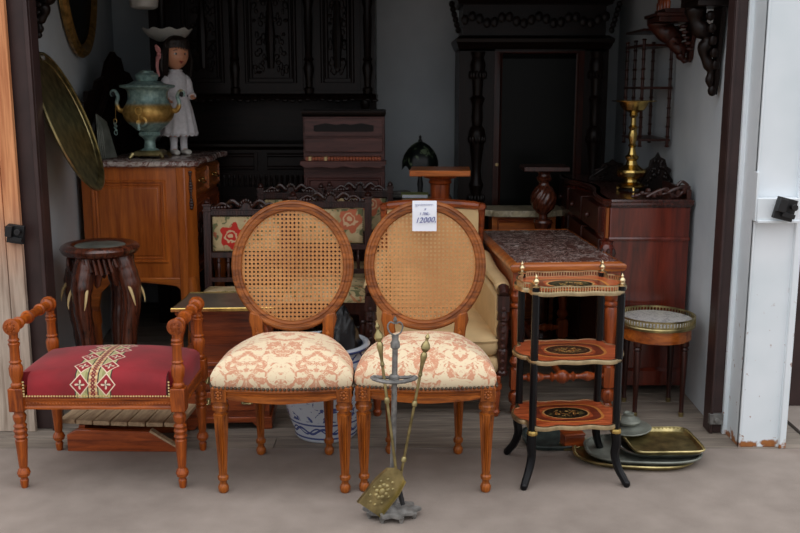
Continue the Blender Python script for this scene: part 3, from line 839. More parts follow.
for k in range(10): a = 2 * PI * k / 10; e.ball((.034 * math.cos(a), -.078 + .050 * math.sin(a), .002), (.006, .007, .003), 8, mx)
e.build('embossing', 'dullbrass', blo)
pk = thing('fireplace_poker', 'brass-handled fireplace poker leaning right in the tool stand', 'poker', (.0, 3.06, 0))
top, bot = (.094, .025, .655), (-.012, .03, .07)
m = MB(); m.tube([bot, tuple(Vector(bot).lerp(Vector(top), .76))], .005, 8)
for f_ in (.22, .56): m.lathe([(0, .006), (.004, .010), (.016, .009), (.02, .006)], 10, aim(tuple(Vector(bot).lerp(Vector(top), f_)), top))
m.build('rod', 'dullbrass', pk)
m = MB(); m.lathe(KN, 12, aim(tuple(Vector(bot).lerp(Vector(top), .74)), top)); m.build('handle', 'dullbrass', pk)
m = MB(); m.tube([(-.012, .03, .165), (-.008, .025, .12), (.010, .015, .05)], [.007, .010, .008], 8); m.tube([(-.006, .028, .12), (-.016, .03, .08), (-.02, .03, .05)], [.007, .006, .003], 8); m.build('tip', 'black', pk)

# ------------------------------------------------------------------ small round table with brass gallery
rt = thing('gallery_table', 'small round white marble table with pierced brass gallery by the right wall', 'table', (1.155, 4.21, 0)); rt.scale = (1.02, 1.02, 1.05)
m = MB(); m.lathe([(.392, .158), (.402, .160), (.408, .158)], 48); m.build('marble_top', 'marble_white', rt)
m = MB()
m.lathe([(.380, .160), (.382, .168), (.392, .170), (.398, .166), (.398, .160)], 48)
for k in range(72): a = 2 * PI * k / 72; m.box((.1655 * math.cos(a), .1655 * math.sin(a), .409), (.005, .005, .026), None)
c = oval_path(.1655, .1655, 48); m.sweep(c, [(-.003, .420), (.003, .420), (.003, .427), (-.003, .427)]); m.sweep(c, [(-.003, .398), (.003, .398), (.003, .402), (-.003, .402)])
m.build('gallery', 'dullbrass', rt, kind='stuff')
m = MB(); m.lathe([(.325, .148), (.328, .154), (.378, .154), (.380, .158)], 40); m.build('apron', 'orange_x', rt)
for sx_, sy_ in ((-1, -1), (1, -1), (1, 1), (-1, 1)):
    m = MB(); m.lathe([(0, .009), (.02, .011), (.024, .009), (.10, .011), (.28, .016), (.29, .013), (.297, .019), (.305, .014), (.312, .019), (.33, .019)], 14)
    o = m.build('leg', 'reddark', rt); o.location = (sx_ * .102, sy_ * .102, 0)
    m = MB(); m.lathe([(0, .010), (.018, .0125), (.020, .010)], 12); m.build('brass_cap', 'dullbrass', o)

# ------------------------------------------------------------------ trays on the ground
def tray(name, label, loc, rz, path, depth, mat, tilt=(0, 0), rim=.012, group='pile of metal trays on the ground', orn=True):
    t = thing(name, label, 'tray', loc, rz, group)
    t.rotation_euler = (R(tilt[0]), R(tilt[1]), R(rz))
    m = MB(); m.cushion(path, [(.88, 0), (.93, .001), (.985, depth), (1.0, depth + .001), (1.0, depth + .004), (.98, depth + .003), (.92, .004), (.86, .003), (.4, .003)])
    m.build('dish', mat, t, ang=50)
    m = MB(); m.sweep(path, [(-.003, depth), (.003, depth), (.004, depth + .004), (0, depth + .007), (-.003, depth + .005)])
    if orn:
        for p in resample(path, .016): m.ball((p[0] * .97, p[1] * .97, depth + .003), .0035, 6)
    m.build('rim', mat, t); return t
def rrect(a, b, e=5, n=48): return oval_path(a, b, n, e)
tray('tray', 'large oval dull brass tray, lowest of the pile beside the tiered stand', (.93, 3.63, .003), -8, oval_path(.235, .155, 56, 2.6), .014, 'dullbrass')
tray('tray', 'long grey pewter tray second from the bottom of the pile', (.965, 3.625, .021), -4, oval_path(.225, .150, 56, 2.8), .014, 'pewter')
tray('tray', 'silver tray with beaded rim under the square brass tray', (1.035, 3.645, .039), 0, rrect(.165, .135, 3.4), .013, 'silver')
tb = tray('tray', 'square brass tray with worn bottom on top of the pile', (1.04, 3.63, .056), 2, rrect(.142, .135, 7), .014, 'dullbrass', rim=.01)
tb2 = thing('pewter_dish', 'wide flat grey pewter dish resting on the tray pile', 'dish', (.935, 3.735, .073)); tb2.rotation_euler = (R(2), R(-3), 0)
m = MB(); m.lathe([(0, .05), (.003, .075), (.010, .088), (.013, .092), (.016, .088), (.014, .07), (.020, .045), (.030, .030)], 36); m.build('plate', 'pewter', tb2)
t = thing('pewter_bowl', 'small round grey bowl upside down on the flat pewter dish', 'bowl', (.932, 3.735, .101))
m = MB(); m.lathe([(0, .032), (.004, .044), (.014, .050), (.022, .046), (.030, .028), (.036, .022), (.046, .022), (.048, .018), (.040, .014)], 30); m.build('bowl', 'pewter', t)
t = thing('green_platter', 'dark green oval platter on the floor behind the tiered stand legs', 'platter', (.63, 3.79, .002), 4); t.rotation_euler = (R(7), 0, R(4))
m = MB(); m.cushion(rrect(.12, .10, 3), [(.82, 0), (.9, .001), (1, .022), (1.0, .026), (.9, .010), (.8, .008), (.3, .008)]); m.build('dish', 'verdi', t, ang=50)
m = MB(); m.sweep(rrect(.12, .10, 3), [(-.004, .022), (.003, .022), (.004, .027), (-.002, .030)]); m.build('rim', 'verdi', t)
t = thing('small_wooden_box', 'small brown box with brass edge leaning among the platters', 'box', (.705, 3.73, .0), 10)
m = MB(); m.box((0, 0, .036), (.085, .06, .044)); m.build('body', 'redwood_x', t, bevel=.003)
m = MB(); m.box((0, 0, .063), (.09, .065, .010)); m.build('lid', 'redwood_x', t, bevel=.003); m = MB(); m.box((0, 0, .007), (.09, .065, .014)); m.build('brass_edge', 'dullbrass', t, bevel=.002)

# ------------------------------------------------------------------ planked box below the bench
pb = thing('planked_crate', 'low crate with bare plank top and red-orange front board under the bench', 'crate', (-1.115, 3.87, 0), -1)
for k in range(7):
    m = MB(); m.box((-.225 + k * .072, -.05, .112), (.068, .24, .018)); m.M = I4
    o = m.build('plank', 'crateplank', pb, bevel=.002, smooth=False); o.rotation_euler = (0, 0, R(-6 + k * .6)); 
m = MB(); m.prism([(-.23, 0), (.24, 0), (.11, .085), (-.19, .092), (-.23, .07)], -.185, -.160, axis='y'); fo = m.build('front_board', 'redwood_x', pb, bevel=.003)
m = MB(); m.prism([(.243, .0), (.243, .006), (.113, .092), (.105, .086)], -.188, -.158, axis='y'); m.build('cut_edge', 'crateplank', fo)
m = MB(); m.b2((-.19, .03, 0), (.20, .055, .10)); m.b2((-.19, -.155, 0), (-.165, .03, .10)); m.b2((.175, -.14, 0), (.20, .03, .02)); m.build('frame', 'redwood_x', pb)
# ------------------------------------------------------------------ marble topped table behind the stand
dt = thing('marble_table', 'long turned-leg table with dark red-brown marble top behind the tiered stand', 'table', (.700, 4.60, 0), 4)
HX, HY = .256, .50
m = MB(); m.b2((-HX + .03, -HY + .03, .676), (HX - .03, HY - .03, .700)); m.build('marble_slab', 'marble_brown', dt, bevel=.002)
m = MB(); m.sweep([(-HX, -HY), (HX, -HY), (HX, HY), (-HX, HY)], [(-.032, .660), (-.012, .660), (-.004, .668), (0, .674), (0, .686), (-.010, .694), (-.032, .702)]); m.build('top_moulding', 'orange_x', dt, ang=20)
m = MB()
for (a, b) in (((-HX + .04, -HY + .03), (HX - .04, -HY + .05)), ((-HX + .04, HY - .05), (HX - .04, HY - .03)), ((-HX + .02, -HY + .04), (-HX + .04, HY - .04)), ((HX - .04, -HY + .04), (HX - .02, HY - .04))):
    m.b2((a[0], a[1], .575), (b[0], b[1], .662))
m.build('apron', 'redwood_x', dt, bevel=.002)
m = MB()
for k in range(22): m.ball((-HX + .06 + k * .019, -HY + .029, .62), (.007, .004, .014), 6)
m.b2((-HX + .05, -HY + .022, .578), (HX - .05, -HY + .03, .590)); m.build('carved_frieze', 'redwood_x', dt, kind='stuff')
DL = [(0, .014), (.01, .022), (.03, .024), (.045, .016), (.05, .022), (.06, .03), (.08, .034), (.10, .03), (.112, .018), (.12, .026), (.124, .026)]
DU = [(.21, .026), (.214, .026), (.222, .018), (.232, .026), (.245, .032), (.262, .026), (.27, .019), (.28, .021), (.40, .027), (.48, .029), (.49, .024), (.50, .034), (.508, .034), (.516, .026), (.53, .034), (.55, .036), (.565, .028), (.575, .028)]
for sx_ in (-1, 1):
    for sy_ in (-1, 1):
        x, y = sx_ * (HX - .045), sy_ * (HY - .055)
        m = MB(); m.lathe(DL, 18); m.lathe(DU, 18, flute=None); m.box((0, 0, .166), (.052, .052, .09)); o = m.build('leg', 'redwood', dt, bevel=.0); o.location = (x, y, 0)
        b = MB(); b.box((x, y, .618), (.058, .058, .088)); b.build('leg_block', 'redwood', dt, bevel=.003)
SP = [(0, .013), (.02, .014), (.03, .022), (.04, .014), (.05, .018), (.07, .024), (.085, .018), (.095, .012), (.12, .012), (.13, .024), (.14, .014), (.15, .016)]
for sy_ in (-1, 1):
    y = sy_ * (HY - .055); L = HX - .045
    m = MB()
    for sd in (-1, 1):
        m.lathe([(z * (L - .026 - .028) / .15, r) for z, r in SP], 14, T(sd * (L - .026), y, .17) @ RY(-90 * sd))
    m.ball((0, y, .17), (.034, .03, .032), 12); m.build('stretcher', 'redwood', dt)
m = MB(); m.lathe([(0, .012), (.1, .014), (.3, .018), (.44, .026), (.58, .018), (.78, .014), (.9, .012)], 12, T(0, -.45, .17) @ RX(-90)); m.build('stretcher', 'redwood', dt)

# ------------------------------------------------------------------ cream armchair
ac = thing('armchair', 'low cream upholstered armchair with carved wooden frame behind the right cane chair', 'armchair', (.163, 4.45, 0), 0)
SQ = spline([(-.25, -.33), (0, -.345), (.25, -.33), (.262, -.2), (.25, .1), (.235, .24), (0, .26), (-.235, .24), (-.25, .1), (-.262, -.2)], 5, True)
m = MB(); m.cushion(SQ, [(.94, .27), (1.0, .285), (1.02, .31), (1.02, .335), (1.0, .352), (.93, .365), (.7, .378), (.3, .384), (.05, .385)], (0, 0)); m.build('seat_cushion', 'cream', ac, ang=60)
m = MB(); m.sweep([(x * 1.02, y * 1.02) for x, y in SQ], [(-.002, .345), (.004, .342), (.006, .349), (0, .353)]); m.build('piping', 'cream', ac)
m = MB(); m.cushion(SQ, [(.97, .185), (1.02, .20), (1.035, .23), (1.02, .262), (.95, .272), (.4, .275)], (0, 0)); m.build('seat_base', 'cream', ac, ang=60)
m = MB(); m.b2((-.285, -.345, .15), (.285, -.315, .188)); m.b2((-.285, -.32, .15), (-.26, .28, .188)); m.b2((.26, -.32, .15), (.285, .28, .188)); m.b2((-.28, .25, .15), (.28, .28, .188)); m.build('seat_rail', 'redwood_x', ac, bevel=.004)
for sx_ in (-1, 1):
    m = MB(); m.lathe([(0, .014), (.01, .02), (.02, .021), (.03, .015), (.04, .016), (.11, .023), (.118, .019), (.125, .027), (.14, .028), (.15, .026)], 20, flute=(.04, .11, .12)); m.build('leg', 'redwood', ac).location = (sx_ * .265, -.33, 0)
    m = MB(); m.tube([(sx_ * .25, .32, 0), (sx_ * .25, .28, .08), (sx_ * .25, .265, .16)], [.018, .022, .026], 8); m.build('leg', 'redwood', ac)
    # arm: upholstered side wing, padded top, carved front post
    m = MB(); side = [(-.29, .18), (.27, .18), (.33, .62), (.2, .60), (0, .565), (-.18, .55), (-.29, .54)]
    m.prism(side, sx_ * .262, sx_ * .292, axis='x'); m.v = [(v_[0] - sx_ * .06 * (v_[1] + .29) / .6, v_[1], v_[2]) for v_ in m.v]; m.build('arm_panel', 'cream', ac, bevel=.012)
    m = MB(); m.tube(spline([(sx_ * .292, -.29, .578), (sx_ * .288, -.2, .590), (sx_ * .268, 0, .60), (sx_ * .245, .22, .64)], 6), [.024] + [.034] * 17 + [.03], 12, flat=.75); m.build('arm_pad', 'cream', ac)
    m = MB(); m.lathe([(.186, .026), (.2, .028), (.21, .020), (.23, .022), (.30, .026), (.31, .020), (.33, .024), (.40, .028), (.43, .020), (.44, .028), (.46, .026), (.48, .022)], 16, c=(sx_ * .292, -.315, 0)); m.box((sx_ * .292, -.315, .515), (.052, .05, .07)); m.tube([(sx_ * .292, -.34, .555), (sx_ * .292, -.31, .575), (sx_ * .292, -.25, .565)], [.02, .028, .02], 10)
    p = m.build('arm_post', 'walnut', ac)
    q = MB()
    for k in range(9): q.ball((sx_ * .292, -.342, .22 + k * .034), (.012, .006, .011), 8)
    q.build('carving', 'walnut', p, kind='stuff')
m = MB(); bk = []
for i in range(17):
    x = -.22 + .44 * i / 16; bk.append((x, .28 + .05 * (1 - (x / .22) ** 2)))
prf = [(0, .20), (.06, .20), (.045, .5), (.03, .80), (-.0, .82), (-.02, .80), (-.028, .5)]
vs = []; fs = []; K = 8
for (x, y) in bk:
    for (o_, z) in ((-.05, .20), (-.055, .45), (-.05, .70), (-.03, .83), (.0, .85), (.03, .83), (.035, .5), (.03, .2)):
        vs.append((x * (1 + (z - .2) * .05), y + o_ + (z - .2) * .06, z))
for i in range(len(bk) - 1):
    for k in range(K): fs.append((i * K + k, (i + 1) * K + k, (i + 1) * K + (k + 1) % K, i * K + (k + 1) % K))
fs += [tuple(range(K)), tuple((len(bk) - 1) * K + k for k in range(K))]
m.add(vs, fs); m.build('backrest', 'cream', ac, ang=60)
m = MB(); m.tube([(x * 1.10, y + .035, .865 + .018 * math.cos(x * 5) - .006) for x, y in bk], [.016] + [.021] * 15 + [.016], 10)
for s in (-1, 1): m.lathe([(0, .014), (.012, .020), (.03, .020), (.04, .014)], 14, T(s * .245, .32, .866) @ RX(90)); m.tube([(s * .245, .31, .86), (s * .24, .32, .70), (s * .235, .33, .5), (s * .25, .31, .2)], [.018, .016, .018, .02], 8)
m.build('back_frame', 'redwood_x', ac)

# ------------------------------------------------------------------ blue and white planter
pl = thing('ceramic_planter', 'large blue and white ceramic planter behind the two cane chairs', 'planter', (-.315, 3.90, 0)); pl.scale = (1.07, 1.07, 1)
m = MB(); m.lathe([(0, .118), (.01, .124), (.03, .126), (.06, .137), (.12, .156), (.20, .166), (.27, .168), (.33, .164), (.36, .157), (.375, .160), (.385, .174), (.395, .178), (.402, .174), (.404, .160), (.398, .150), (.36, .146), (.2, .140), (.05, .10)], 48); m.build('pot', 'blue', pl, ang=60)
bg = thing('plastic_bag', 'crumpled black plastic bag sticking up out of the blue and white planter', 'bag', (-.285, 3.90, .30))
m = MB(); rnd = random.Random(3); vs = []; fs = []; NR, NC = 9, 18
for j in range(NR):
    t_ = j / (NR - 1); 
    for i in range(NC):
        a = 2 * PI * i / NC; r = (.12 * (1 - t_) ** .7 + .012) * (1 + rnd.uniform(-.22, .22)); vs.append((.045 * t_ + r * math.cos(a), r * math.sin(a), .245 * t_ + .02 * rnd.uniform(-1, 1) * (t_ > 0)))
for j in range(NR - 1):
    for i in range(NC): fs.append((j * NC + i, j * NC + (i + 1) % NC, (j + 1) * NC + (i + 1) % NC, (j + 1) * NC + i))
fs += [tuple(reversed(range(NC))), tuple((NR - 1) * NC + i for i in range(NC))]
m.add(vs, fs); m.build('folds', 'darkcloth', bg, ang=70)

# ------------------------------------------------------------------ small chest with an open shelf
ch = thing('small_chest', 'small red-brown chest with brass-edged shelf top between bench and left cane chair', 'cabinet', (-.755, 4.10, 0), 3)
m = MB(); m.b2((-.185, -.15, .05), (.185, .15, .29)); m.b2((-.185, .12, .29), (.185, .15, .525)); m.b2((-.20, -.165, .285), (.20, .16, .302)); m.build('body', 'redwood_x', ch, bevel=.003)
m = MB(); m.prism([(-.195, 0), (-.14, 0), (-.11, .03), (.11, .03), (.14, 0), (.195, 0), (.195, .055), (-.195, .055)], -.165, -.145, axis='y'); m.b2((-.195, -.15, 0), (-.18, .15, .055)); m.b2((.18, -.15, 0), (.195, .15, .055)); m.build('plinth', 'redwood_x', ch, bevel=.003)
for z in (.085, .18):
    m = MB(); m.b2((-.165, -.164, z), (.165, -.148, z + .085)); d = m.build('drawer', 'redwood_x', ch, bevel=.003)
    for x in (-.09, .09):
        h = MB(); h.box((x, -.166, z + .045), (.05, .003, .03)); h.tube([(x - .018, -.167, z + .05), (x - .016, -.18, z + .035), (x + .016, -.18, z + .035), (x + .018, -.167, z + .05)], .0025, 6)
        h.build('handle', 'dullbrass', d)
m = MB(); shp = [(-.215, -.16), (.215, -.16), (.215, .16), (-.19, .16), (-.19, .06)]
m.prism(shp, .524, .536); o = m.build('shelf', 'shelftop', ch, bevel=.002)
m = MB(); m.sweep(shp, [(0, .522), (.004, .524), (.004, .536), (0, .539)]); m.build('brass_edge', 'brass', o)
for s in (-1, 1):
    m = MB(); m.tube(spline([(s * .19, -.14, .522), (s * .178, -.142, .50), (s * .17, -.13, .46), (s * .185, -.135, .40), (s * .182, -.14, .34), (s * .16, -.14, .302)], 6), .012, 8); m.ball((s * .19, -.14, .512), .015, 8); m.build('bracket', 'redwood', ch)

# ------------------------------------------------------------------ elephant stool
es = thing('elephant_stool', 'dark carved round stool on elephant-head legs with ivory tusks by the left wall', 'stool', (-1.362, 4.30, 0), 8); es.scale = (1, 1, 1.02)
m = MB(); m.lathe([(.690, .13), (.694, .155), (.70, .165), (.712, .172), (.722, .176), (.732, .170), (.740, .158), (.742, .150), (.736, .120), (.732, .112), (.732, .02)], 48); m.build('top', 'elephant', es)
m = MB(); m.lathe([(.733, .001), (.735, .108), (.733, .112)], 40); m.build('top_inlay', 'pewter', es)
for k, ang in enumerate((-118, -22, 68, 158)):
    L = MB(); L.M = RZ(ang + 90)      # local -y is outward
    pts = spline([(0, -.10, .69), (0, -.125, .62), (0, -.145, .55), (0, -.145, .46), (0, -.125, .34), (0, -.12, .2), (0, -.135, .07), (0, -.155, .02)], 5)
    rr = []
    for i in range(len(pts)):
        t_ = i / (len(pts) - 1); r = .050 - .012 * t_ if t_ < .3 else .042 - .018 * (t_ - .3) / .7
        rr.append(r + (.002 if i % 3 == 0 else 0))
    L.tube(pts, rr, 14); L.ball((0, -.115, .645), (.052, .05, .05), 14); L.ball((0, -.132, .59), (.040, .040, .045), 12)
    L.lathe([(0, .034), (.012, .036), (.022, .028)], 14, c=(0, -.150, 0)); lo = L.build('leg', 'elephant', es, ang=60)
    for s in (-1, 1):
        ear = MB(); ear.M = RZ(ang + 90)
        epts = [(0, .0), (.016, .025), (.028, .0), (.030, -.05), (.020, -.10), (.006, -.115), (-.006, -.08), (-.006, -.03)]
        ear.prism([(s * (.040 + a * 1.4), .67 + b) for a, b in epts], -.11, -.095, T(0, 0, 0) , axis='y'); ear.build('ear', 'elephant', lo, bevel=.006)
        tk = MB(); tk.M = RZ(ang + 90); tk.tube(spline([(s * .034, -.150, .572), (s * .044, -.172, .535), (s * .046, -.184, .50), (s * .042, -.188, .475)], 4), [.008, .0078, .0074, .007, .0066, .0062, .0058, .005, .0042, .0035, .0026, .0018, .001], 8); tk.build('tusk', 'ivory', lo)
        ey = MB(); ey.M = RZ(ang + 90); ey.ball((s * .03, -.155, .62), .006, 8); ey.build('eye', 'ivory', lo)
m = MB(); m.lathe([(.18, .02), (.18, .11), (.187, .115), (.194, .11), (.194, .02)], 32); m.build('lower_shelf', 'elephant', es)
m = MB()
for k in range(4):
    a = R(-85 + 90 * k); c = (.135 * math.cos(a), .135 * math.sin(a))
    for j in range(-3, 4): m.tube([(c[0] - math.sin(a) * j * .022, c[1] + math.cos(a) * j * .022, .69), (c[0] - math.sin(a) * (j + .6) * .022, c[1] + math.cos(a) * (j + .6) * .022, .655 - .004 * (9 - j * j))], [.007, .010], 6)
m.build('carved_fringe', 'elephant', es, kind='stuff')

# ------------------------------------------------------------------ marble topped commode on the left
cm = thing('commode', 'walnut commode with rose-grey marble top along the left wall', 'cabinet', (-1.37, 5.34, 0), 0); cm.scale = (1, 1, 1.018)
# end face towards us at y=-.41; facade on the +x side
X0, X1, Y0, Y1 = -.27, .27, -.41, .41
m = MB(); m.b2((X0, Y0, .44), (X1, Y1, 1.03)); m.build('carcass', 'orange', cm, bevel=.004)
def mould(M_, x0, x1, z0, z1, y, prof, axis_mx=None):
    # raised rectangular moulding on a face at y (facing -y)
    mx = T(0, y, 0) @ RX(90)
    M_.sweep([(x0, z0), (x1, z0), (x1, z1), (x0, z1)], prof, mx=(axis_mx @ mx if axis_mx is not None else mx))
PR = [(-.012, 0), (-.012, .004), (-.004, .010), (.004, .010), (.010, .004), (.012, 0)]
m = MB(); mould(m, -.215, .155, .545, .955, Y0, PR); mould(m, -.20, .14, .56, .94, Y0, [(-.012, 0), (-.004, .004), (0, 0)]); po = m.build('panel_moulding', 'orange', cm)
m = MB(); m.b2((-.185, Y0 - .005, .575), (.125, Y0 + .01, .925)); m.build('panel', 'orange', cm, bevel=.004)
m = MB(); m.prism([(X1 - .005, Y0 - .015), (X1 + .045, Y0 + .035), (X1 + .02, Y0 + .07), (X1 - .05, Y0 + .02), (X1 - .05, Y0 - .01)], .30, 1.03); so = m.build('corner_stile', 'orange', cm, bevel=.004)
m = MB()
for k in range(14): m.ball((X1 + .022, Y0 + .004, .82 + k * .014), (.010 + .004 * math.sin(k), .007, .008), 8)
m.build('carving', 'walnut', so, kind='stuff')
m = MB(); m.prism([(X0, .44), (X0, .30), (X0 + .05, .28), (X0 + .07, .38), (X0 + .12, .425), (0, .435), (.13, .425), (.20, .415), (.232, .38), (.24, .30), (X1, .28), (X1, .46), (X0, .46)], Y0 - .004, Y0 + .02, axis='y'); m.build('apron', 'orange_x', cm, bevel=.004)
for (x, y) in ((X0 + .03, Y0 + .03), (X1 - .005, Y0 + .02), (X0 + .03, Y1 - .03), (X1 - .005, Y1 - .03)):
    s = 1 if x > 0 else -1; m = MB(); m.tube(spline([(x, y, .46), (x + s * .015, y, .36), (x + s * .005, y, .22), (x, y, .10), (x + s * .02, y - .01, .015)], 5), [.038] * 6 + [.032] * 5 + [.024] * 5 + [.02] * 5, 10, flat=.9); m.build('leg', 'orange', cm)
FX = T(X1, 0, 0) @ RZ(90)     # facade frame: local x runs back, local -y faces +x
for a, b in ((-.36, -.01), (.01, .36)):
    m = MB(); m.b2((a, -.022, .86), (b, 0, 1.0)); m.M = I4; d = MB(); d.M = FX; d.b2((a, -.022, .87), (b, 0, 1.005)); mould(d, a + .02, b - .02, .885, .99, -.022, PR); do = d.build('drawer', 'orange_x', cm)
    h = MB(); h.M = FX; c_ = (a + b) / 2; h.tube([(c_ - .045, -.03, .945), (c_ - .03, -.055, .93), (c_ + .03, -.055, .93), (c_ + .045, -.03, .945)], .004, 6)
    for q_ in (-.045, .045): h.ball((c_ + q_, -.03, .945), .01, 8)
    h.build('handle', 'brass', do)
    d = MB(); d.M = FX; d.b2((a, -.018, .47), (b, 0, .85)); mould(d, a + .03, b - .03, .50, .82, -.018, PR)
    do = d.build('door', 'redwood', cm); e = MB(); e.M = FX
    for k in range(7): e.ball((c_ + .06 * math.cos(k * 2 * PI / 7), -.022, .66 + .09 * math.sin(k * 2 * PI / 7)), (.028, .012, .03), 8)
    e.ball((c_, -.024, .66), (.035, .014, .045), 10); e.build('carving', 'walnut', do, kind='stuff')
m = MB(); top = spline([(-.285, -.44), (0, -.445), (.27, -.44), (.335, -.39), (.30, -.25), (.335, -.1), (.345, .05), (.32, .2), (.35, .36), (.32, .42), (0, .42), (-.285, .42)], 5, True)
top = [(-.285, -.44)] + spline([(.24, -.44), (.29, -.435), (.335, -.385), (.30, -.28), (.335, -.1), (.345, .05), (.32, .2), (.35, .36), (.32, .42)], 6) + [(-.285, .42)]
m.cushion(top, [(.985, 1.03), (1.0, 1.036), (1.0, 1.048), (.99, 1.056), (.97, 1.060), (.3, 1.060)], (0, 0)); m.build('marble_top', 'marble_grey', cm)

# samovar on the commode
sv = thing('samovar', 'blue-green patinated brass samovar with a golden belly on the commode', 'samovar', (-1.325, 5.12, 1.081), 0); sv.scale = (1.04, 1.04, 1.14)
m = MB(); m.lathe([(.115, .028), (.12, .045), (.135, .07), (.16, .102), (.185, .122), (.205, .128), (.225, .124), (.25, .108), (.27, .098), (.30, .100), (.315, .108), (.322, .135), (.330, .138), (.334, .130), (.338, .09), (.35, .07)], 40); m.build('body', 'samovar', sv, ang=50)
m = MB(); m.lathe([(.03, .055), (.036, .05), (.045, .030), (.08, .026), (.09, .034), (.10, .048), (.104, .052), (.108, .048), (.12, .05)], 28)
for k in range(26): a = 2 * PI * k / 26; m.ball((.05 * math.cos(a), .05 * math.sin(a), .112), (.004, .004, .009), 6)
m.build('pedestal', 'samovar', sv)
m = MB(); m.sweep([(-.07, -.07), (.07, -.07), (.07, .07), (-.07, .07)], [(-.07, .012), (0, .012), (.004, .018), (-.006, .030), (-.02, .036), (-.07, .036)])
for x in (-1, 1):
    for y in (-1, 1): m.tube([(x * .07, y * .07, .022), (x * .078, y * .078, .012), (x * .084, y * .084, .003)], [.012, .010, .008], 8)
m.build('base', 'dullbrass', sv)
m = MB(); m.lathe([(.335, .10), (.342, .085), (.346, .066), (.350, .050), (.368, .056), (.376, .060), (.384, .052), (.389, .036), (.396, .034), (.400, .015)], 28); m.build('lid', 'samovar', sv)
for s in (-1, 1):
    m = MB(); m.tube(spline([(s * .115, 0, .215), (s * .145, 0, .22), (s * .158, 0, .25), (s * .150, 0, .28), (s * .165, 0, .305), (s * .182, 0, .30), (s * .180, 0, .282)], 5), [.012] * 10 + [.010] * 10 + [.008] * 11, 8); o = m.build('handle', 'samovar', sv)
    k = MB(); k.ball((s * .172, 0, .292), .014, 10); k.build('knob', 'black', o)
m = MB(); m.lathe([(0, .022), (.008, .024), (.012, .014), (.03, .010), (.06, .010), (.068, .013), (.085, .011)], 14, T(0, -.115, .17) @ RX(90)); m.tube([(0, -.19, .17), (0, -.195, .155), (0, -.196, .135)], [.009, .008, .009], 8); o = m.build('tap', 'samovar', sv)
m = MB(); m.tube([(0, -.185, .175), (0, -.186, .205)], .004, 6)
m.tube([(.016 * math.cos(a), -.186, .22 + .018 * math.sin(a)) for a in (2 * PI * k / 14 for k in range(14))], .004, 6, closed=True); m.build('tap_key', 'samovar', o)
m = MB()
for k in range(4): m.tube([(-.165 + .008 * math.cos(a + k), -.02, .17 - k * .018 + .010 * math.sin(a)) for a in (2 * PI * j / 10 for j in range(10))], .0022, 5, closed=True)
m.tube([(-.165, 0, .235), (-.165, -.01, .18)], .002, 5); m.build('chain_ornament', 'samovar', sv)
